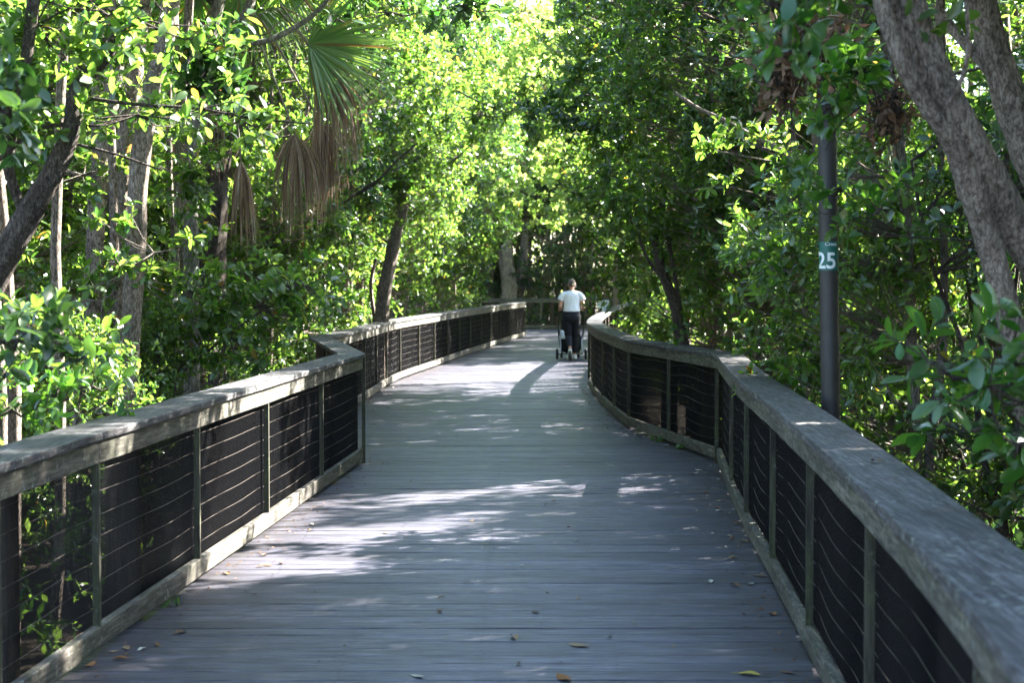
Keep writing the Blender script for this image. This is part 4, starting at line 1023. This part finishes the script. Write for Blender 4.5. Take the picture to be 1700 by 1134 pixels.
# ------------------------------------------------------------------ stroller
M['frame_black'] = simple('stroller_frame', (.02, .02, .022), .4, .5); M['frame_silver'] = simple('stroller_tube', (.45, .46, .48), .35, .5, .7)
M['fabric'] = cloth('stroller_fabric', (.018, .02, .025)); M['tyre'] = simple('tyre', (.02, .02, .02), .8); M['rim'] = simple('rim', (.10, .10, .105), .5)
st = empty('stroller', (wp.x + .005, wp.y + .27, 0.003)); tag(st, 'black stroller with small paired wheels pushed along the boardwalk by the person in white', 'stroller')
mb = MB()
for s in (-1, 1):
    mb.tube(smooth_path([Vector((s * .235, .02, .99)), Vector((s * .255, .10, .86)), Vector((s * .262, .20, .66)), Vector((s * .255, .30, .50)), Vector((s * .21, .62, .22))], 5), .015, 8)
    mb.tube(smooth_path([Vector((s * .262, .18, .70)), Vector((s * .235, .12, .50)), Vector((s * .20, .08, .42))], 5), .013, 8)
    mb.tube(smooth_path([Vector((s * .24, .30, .48)), Vector((s * .22, .16, .32)), Vector((s * .23, .06, .13)), Vector((s * .29, .03, .112))], 5), .013, 8, 1)
    mb.ellipsoid((s * .262, .18, .68), (.022, .03, .03), 10, 8)
mb.tube([(-.30, .03, .112), (.30, .03, .112)], .012, 8)
mb.tube([(-.20, .62, .22), (.20, .62, .22)], .012, 8)
mb.build('frame', [M['frame_black'], M['frame_silver']], st)
mb = MB(); mb.tube(smooth_path([Vector((-.235, .02, .99)), Vector((-.235, -.0, 1.0)), Vector((-.20, -.012, 1.005)), Vector((0, -.014, 1.005)), Vector((.20, -.012, 1.005)), Vector((.235, 0, 1.0)), Vector((.235, .02, .99))], 5), .016, 10); mb.build('handlebar', M['frame_black'], st)
# reclined seat, canopy, basket
mb = MB(); 
mb.loft([(0, .40, .36, .17, .16), (0, .36, .50, .19, .15), (0, .32, .68, .20, .12), (0, .30, .84, .19, .09), (0, .30, .88, .14, .06)], 20); mb.build('seat', M['fabric'], st)
mb = MB(); mb.loft([(0, .44, .74, .215, .24), (0, .44, .80, .218, .25), (0, .46, .90, .20, .22), (0, .48, .965, .12, .13), (0, .48, .98, .04, .05)], 24); mb.build('canopy', M['fabric'], st)
mb = MB(); mb.loft([(0, .34, .10, .06, .12), (0, .32, .14, .16, .18), (0, .30, .20, .225, .22), (0, .30, .30, .235, .23), (0, .30, .42, .23, .2), (0, .32, .50, .20, .16)], 22); mb.build('basket', M['fabric'], st)
mb = MB(); mb.loft([(-.19, .10, .42, .035, .03), (-.19, .10, .45, .05, .04), (-.19, .10, .56, .045, .035), (-.19, .10, .60, .018, .018)], 14); mb.ellipsoid((-.135, .10, .45), (.035, .03, .03)); mb.build('pouch', M['sign_white'], st)
for (wx, wy, wr_) in ((-.295, .03, .112), (.295, .03, .112), (-.185, .66, .10), (.175, .66, .10)):
    mb = MB(); vs = []; fs = []; n1, n2 = 28, 10
    for i in range(n1):
        for j in range(n2):
            A = 2 * math.pi * i / n1; B = 2 * math.pi * j / n2; r_ = wr_ - .022 + .022 * math.cos(B)
            vs.append((.025 * math.sin(B), r_ * math.cos(A), r_ * math.sin(A)))
    for i in range(n1):
        for j in range(n2): fs.append((i * n2 + j, ((i + 1) % n1) * n2 + j, ((i + 1) % n1) * n2 + (j + 1) % n2, i * n2 + (j + 1) % n2))
    r = bpy.data.objects.new('wheel', None); link(r, st); r.location = (wx, wy, wr_)
    mb.add(vs, fs, 0, True); mb.build('tyre', M['tyre'], r)
    mb = MB(); mb.tube([(-.018, 0, 0), (.018, 0, 0)], .022, 12)
    for k in range(5): mb.tube([(0, 0, 0), (0, (wr_ - .025) * math.cos(k * 1.2566), (wr_ - .025) * math.sin(k * 1.2566))], .008, 6)
    mb.build('rim', M['rim'], r)
mb = MB(); mb.tube([(-.185, .66, .10), (-.205, .64, .20)], .011, 8); mb.tube([(.175, .66, .10), (.205, .64, .20)], .011, 8); mb.build('front_fork', M['frame_black'], st)

# ------------------------------------------------------------------ fallen leaves
def leaf_mesh(seed, mt):
    rg = random.Random(seed); V = []; F = []; n = 7; c1 = rg.uniform(.4, 1.6) * rg.choice((-1, 1)); c2 = rg.uniform(-1.4, 1.4)
    for i in range(n + 1):
        q = i / n; w = .5 * math.sin(math.pi * (q * .93 + .035)) ** .8
        for j in range(5):
            s_ = (j - 2) / 2 * w * .5
            V.append((q - .5, s_ * math.cos(s_ * 2), .10 + c1 * s_ * s_ * 1.8 + .12 * c2 * (q - .5) ** 2 * 2 + rg.uniform(-.012, .012)))
    mz = min(v_[2] for v_ in V); V = [(a, b_, c - mz) for a, b_, c in V]
    for i in range(n):
        for j in range(4): F.append((i * 5 + j, (i + 1) * 5 + j, (i + 1) * 5 + j + 1, i * 5 + j + 1))
    mb = MB(); mb.add(V, F, 0, True); mb.tube([(-.5, 0, V[2][2]), (-.72, rg.uniform(-.1, .1), .03)], .014, 4)
    return mb.mesh('fallen_leaf', mt)
def lm(name, col): return simple(name, col, .7, .3, 0, .5, 40)
LC = {'tan': lm('leaf_tan', (.30, .21, .12)), 'brown': lm('leaf_brown', (.13, .07, .035)), 'orange': lm('leaf_orange', (.24, .11, .035)), 'pale': lm('leaf_pale', (.42, .42, .34)), 'yellow': lm('leaf_yellow', (.42, .33, .06)), 'green': lm('leaf_grey_green', (.18, .26, .19))}
LM = {c: [leaf_mesh(k * 7 + i_, m_) for k in range(4)] for i_, (c, m_) in enumerate(LC.items())}
def drop(c, p, s, label=None, z=0.004):
    o = link(bpy.data.objects.new('fallen_leaf', random.choice(LM[c]))); o.location = (p.x, p.y, z); o.scale = (s, s, s); o.rotation_euler = (random.uniform(-.08, .08), random.uniform(-.08, .08), random.uniform(0, 6.28))
    tag(o, label or 'small %s dead leaf lying on the boardwalk planks' % {'green': 'grey-green', 'tan': 'curled tan', 'brown': 'curled dark brown', 'orange': 'orange-brown', 'pale': 'pale whitish', 'yellow': 'yellowish'}[c], 'leaf', '%s leaves fallen on the boardwalk' % {'green': 'grey-green'}.get(c, c))
    return o
for (px, py, c, s) in [(730, 1016, 'brown', .075), (889, 1017, 'brown', .07), (854, 1061, 'tan', .09), (861, 1105, 'brown', .055), (1010, 1060, 'green', .045), (733, 994, 'brown', .06), (959, 995, 'tan', .06),
                       (693, 1125, 'pale', .09), (806, 905, 'tan', .055), (866, 941, 'pale', .05), (956, 899, 'green', .07), (905, 839, 'brown', .05), (920, 833, 'brown', .05), (783, 866, 'tan', .07), (674, 892, 'tan', .06),
                       (1184, 887, 'pale', .06), (1212, 891, 'tan', .07), (1235, 901, 'tan', .07), (1124, 819, 'pale', .06), (1150, 817, 'tan', .07), (1195, 833, 'tan', .07), (1262, 958, 'tan', .10), (1180, 968, 'pale', .08), (1283, 1021, 'orange', .09),
                       (682, 800, 'brown', .05), (710, 798, 'tan', .06), (700, 745, 'brown', .05), (760, 727, 'brown', .05), (803, 734, 'brown', .06), (840, 702, 'brown', .05), (905, 741, 'tan', .07), (967, 714, 'brown', .06), (985, 730, 'tan', .06), (1010, 713, 'tan', .06),
                       (442, 939, 'tan', .08), (446, 941, 'brown', .06), (300, 1052, 'brown', .09), (236, 1080, 'pale', .07), (210, 1078, 'tan', .09), (200, 1096, 'orange', .09), (516, 882, 'brown', .06), (640, 886, 'tan', .07), (376, 954, 'orange', .09), (422, 989, 'brown', .05), (467, 938, 'brown', .05),
                       (1040, 700, 'tan', .06), (1056, 722, 'tan', .08), (955, 655, 'brown', .06), (925, 653, 'brown', .06), (620, 706, 'orange', .08), (644, 678, 'orange', .06), (635, 770, 'brown', .07), (836, 696, 'brown', .05), (1168, 756, 'tan', .08), (1200, 775, 'tan', .07)]:
    drop(c, gnd(px, py), s * .85)
drop('tan', gnd(962, 1074), .11, 'largest pale tan leaf lying on the planks near the bottom centre')
drop('orange', gnd(936, 1129), .10, 'bright orange-brown leaf at the very bottom edge of the picture')
drop('yellow', gnd(1244, 1122), .10, 'yellow crumpled leaf on the planks at the bottom right')
rl = at(1434, 770, 6.0); drop('brown', Vector((1.34, 6.05, 0)), .07, 'curled brown leaf resting on top of the right handrail', 1.006)
for i in range(60):
    s = random.random(); yy = random.uniform(6.5, 30)
    x_ = XR(yy) - abs(random.gauss(0, .12)) - .01 if s < .5 else XL(yy) + abs(random.gauss(0, .12)) + .01
    drop(random.choice(['tan', 'brown', 'brown', 'pale', 'orange']), Vector((x_, yy, 0)), random.uniform(.04, .075))

# crumbs of leaf and twig gathered along both edges and in the seams
rg = np.random.default_rng(77); n = 1500
yy = rg.uniform(4, 34, n); side_ = rg.random(n)
xx = np.array([XL(y_) + abs(rg.normal(0, .13)) if s_ < .42 else (XR(y_) - abs(rg.normal(0, .12)) if s_ < .85 else rg.uniform(XL(y_), XR(y_))) for y_, s_ in zip(yy, side_)])
V, T = leaf_geo(np.stack([xx, yy, np.full(n, .007)], 1), nrmz(np.stack([rg.normal(size=n), rg.normal(size=n), rg.normal(size=n) * .12], 1)), nrmz(np.stack([rg.normal(size=n) * .4, rg.normal(size=n) * .4, np.ones(n)], 1)), rg.uniform(.008, .035, n), rg.uniform(.003, .018, n), True)
tag(link(bpy.data.objects.new('leaf_litter', np_mesh('leaf_litter', V, T, M['dead']))), 'fine brown leaf crumbs gathered along the edges of the planks', 'leaf litter', kind='stuff')

# weeds poking through the wire and under the bottom rails
def weed(label, c, n, h, seed):
    rg = np.random.default_rng(seed); r = empty('weed', c); tag(r, label, 'plant')
    pos = []; mb = MB()
    for i in range(max(2, n // 5)):
        tp = Vector((rg.normal(0, .03), rg.normal(0, .03), h * rg.uniform(.6, 1)))
        mb.tube([(0, 0, 0), tp * .5 + Vector((rg.normal(0, .01), 0, 0)), tp], [.003, .002, .001], 4)
        for k in range(5): pos.append(tuple(tp * rg.uniform(.3, 1)))
    pos = np.array(pos); m_ = len(pos)
    V, T = leaf_geo(pos, nrmz(rg.normal(size=(m_, 3)) + np.array([0, 0, .3])), nrmz(rg.normal(size=(m_, 3)) + np.array([0, 0, 1.])), rg.uniform(.03, .05, m_), rg.uniform(.016, .024, m_))
    mb.build('stem', M['bark_dark'], r); link(bpy.data.objects.new('leaves', np_mesh('leaves', V, T, M['leaf_fg'])), r)
weed('thin green weed climbing the wire mesh just past the kink of the left railing', (-2.02, 20.9, .02), 22, .45, 1)
weed('small green sprig on the wire of the left railing just above the thin weed', (-2.05, 20.3, .62), 12, .2, 2)
weed('tuft of green weeds under the right railing where it swings outwards', (1.50, 16.9, -.02), 26, .09, 3)
weed('second small green tuft under the right railing, nearer the outer corner', (1.66, 16.1, -.02), 20, .08, 4)
weed('small green tuft at the foot of the left railing near the camera', (-1.75, 8.4, -.03), 16, .06, 5)

# ------------------------------------------------------------------ light
AZ, EL = R(58), R(36)
w = bpy.data.worlds.new('World'); scene.world = w; w.use_nodes = True
nt = w.node_tree; bg = nt.nodes['Background']; sky = nt.nodes.new('ShaderNodeTexSky'); sky.sky_type = 'NISHITA'; sky.sun_disc = False
sky.sun_elevation = EL; sky.sun_rotation = AZ; sky.air_density = 1.0; sky.dust_density = 1.0; sky.ozone_density = 1.2
nt.links.new(sky.outputs[0], bg.inputs[0]); bg.inputs[1].default_value = 0.065
sl = bpy.data.lights.new('sun', 'SUN'); sl.energy = 5.0; sl.angle = R(0.53); sl.color = (1.0, 0.95, 0.87)
so = bpy.data.objects.new('sun', sl); C.objects.link(so)
sd = Vector((math.sin(AZ) * math.cos(EL), math.cos(AZ) * math.cos(EL), math.sin(EL)))
so.rotation_euler = sd.to_track_quat('Z', 'Y').to_euler(); so.location = sd * 60

scene.view_settings.view_transform = 'Standard'; scene.view_settings.look = 'None'
scene.view_settings.exposure = 3.88; scene.view_settings.gamma = 1.0
scene.render.engine = 'CYCLES'
cy = scene.cycles
cy.use_denoising = True; cy.max_bounces = 7; cy.diffuse_bounces = 4; cy.glossy_bounces = 3; cy.transmission_bounces = 5; cy.transparent_max_bounces = 4
cy.sample_clamp_indirect = 8.0; cy.use_adaptive_sampling = True; cy.adaptive_threshold = 0.02
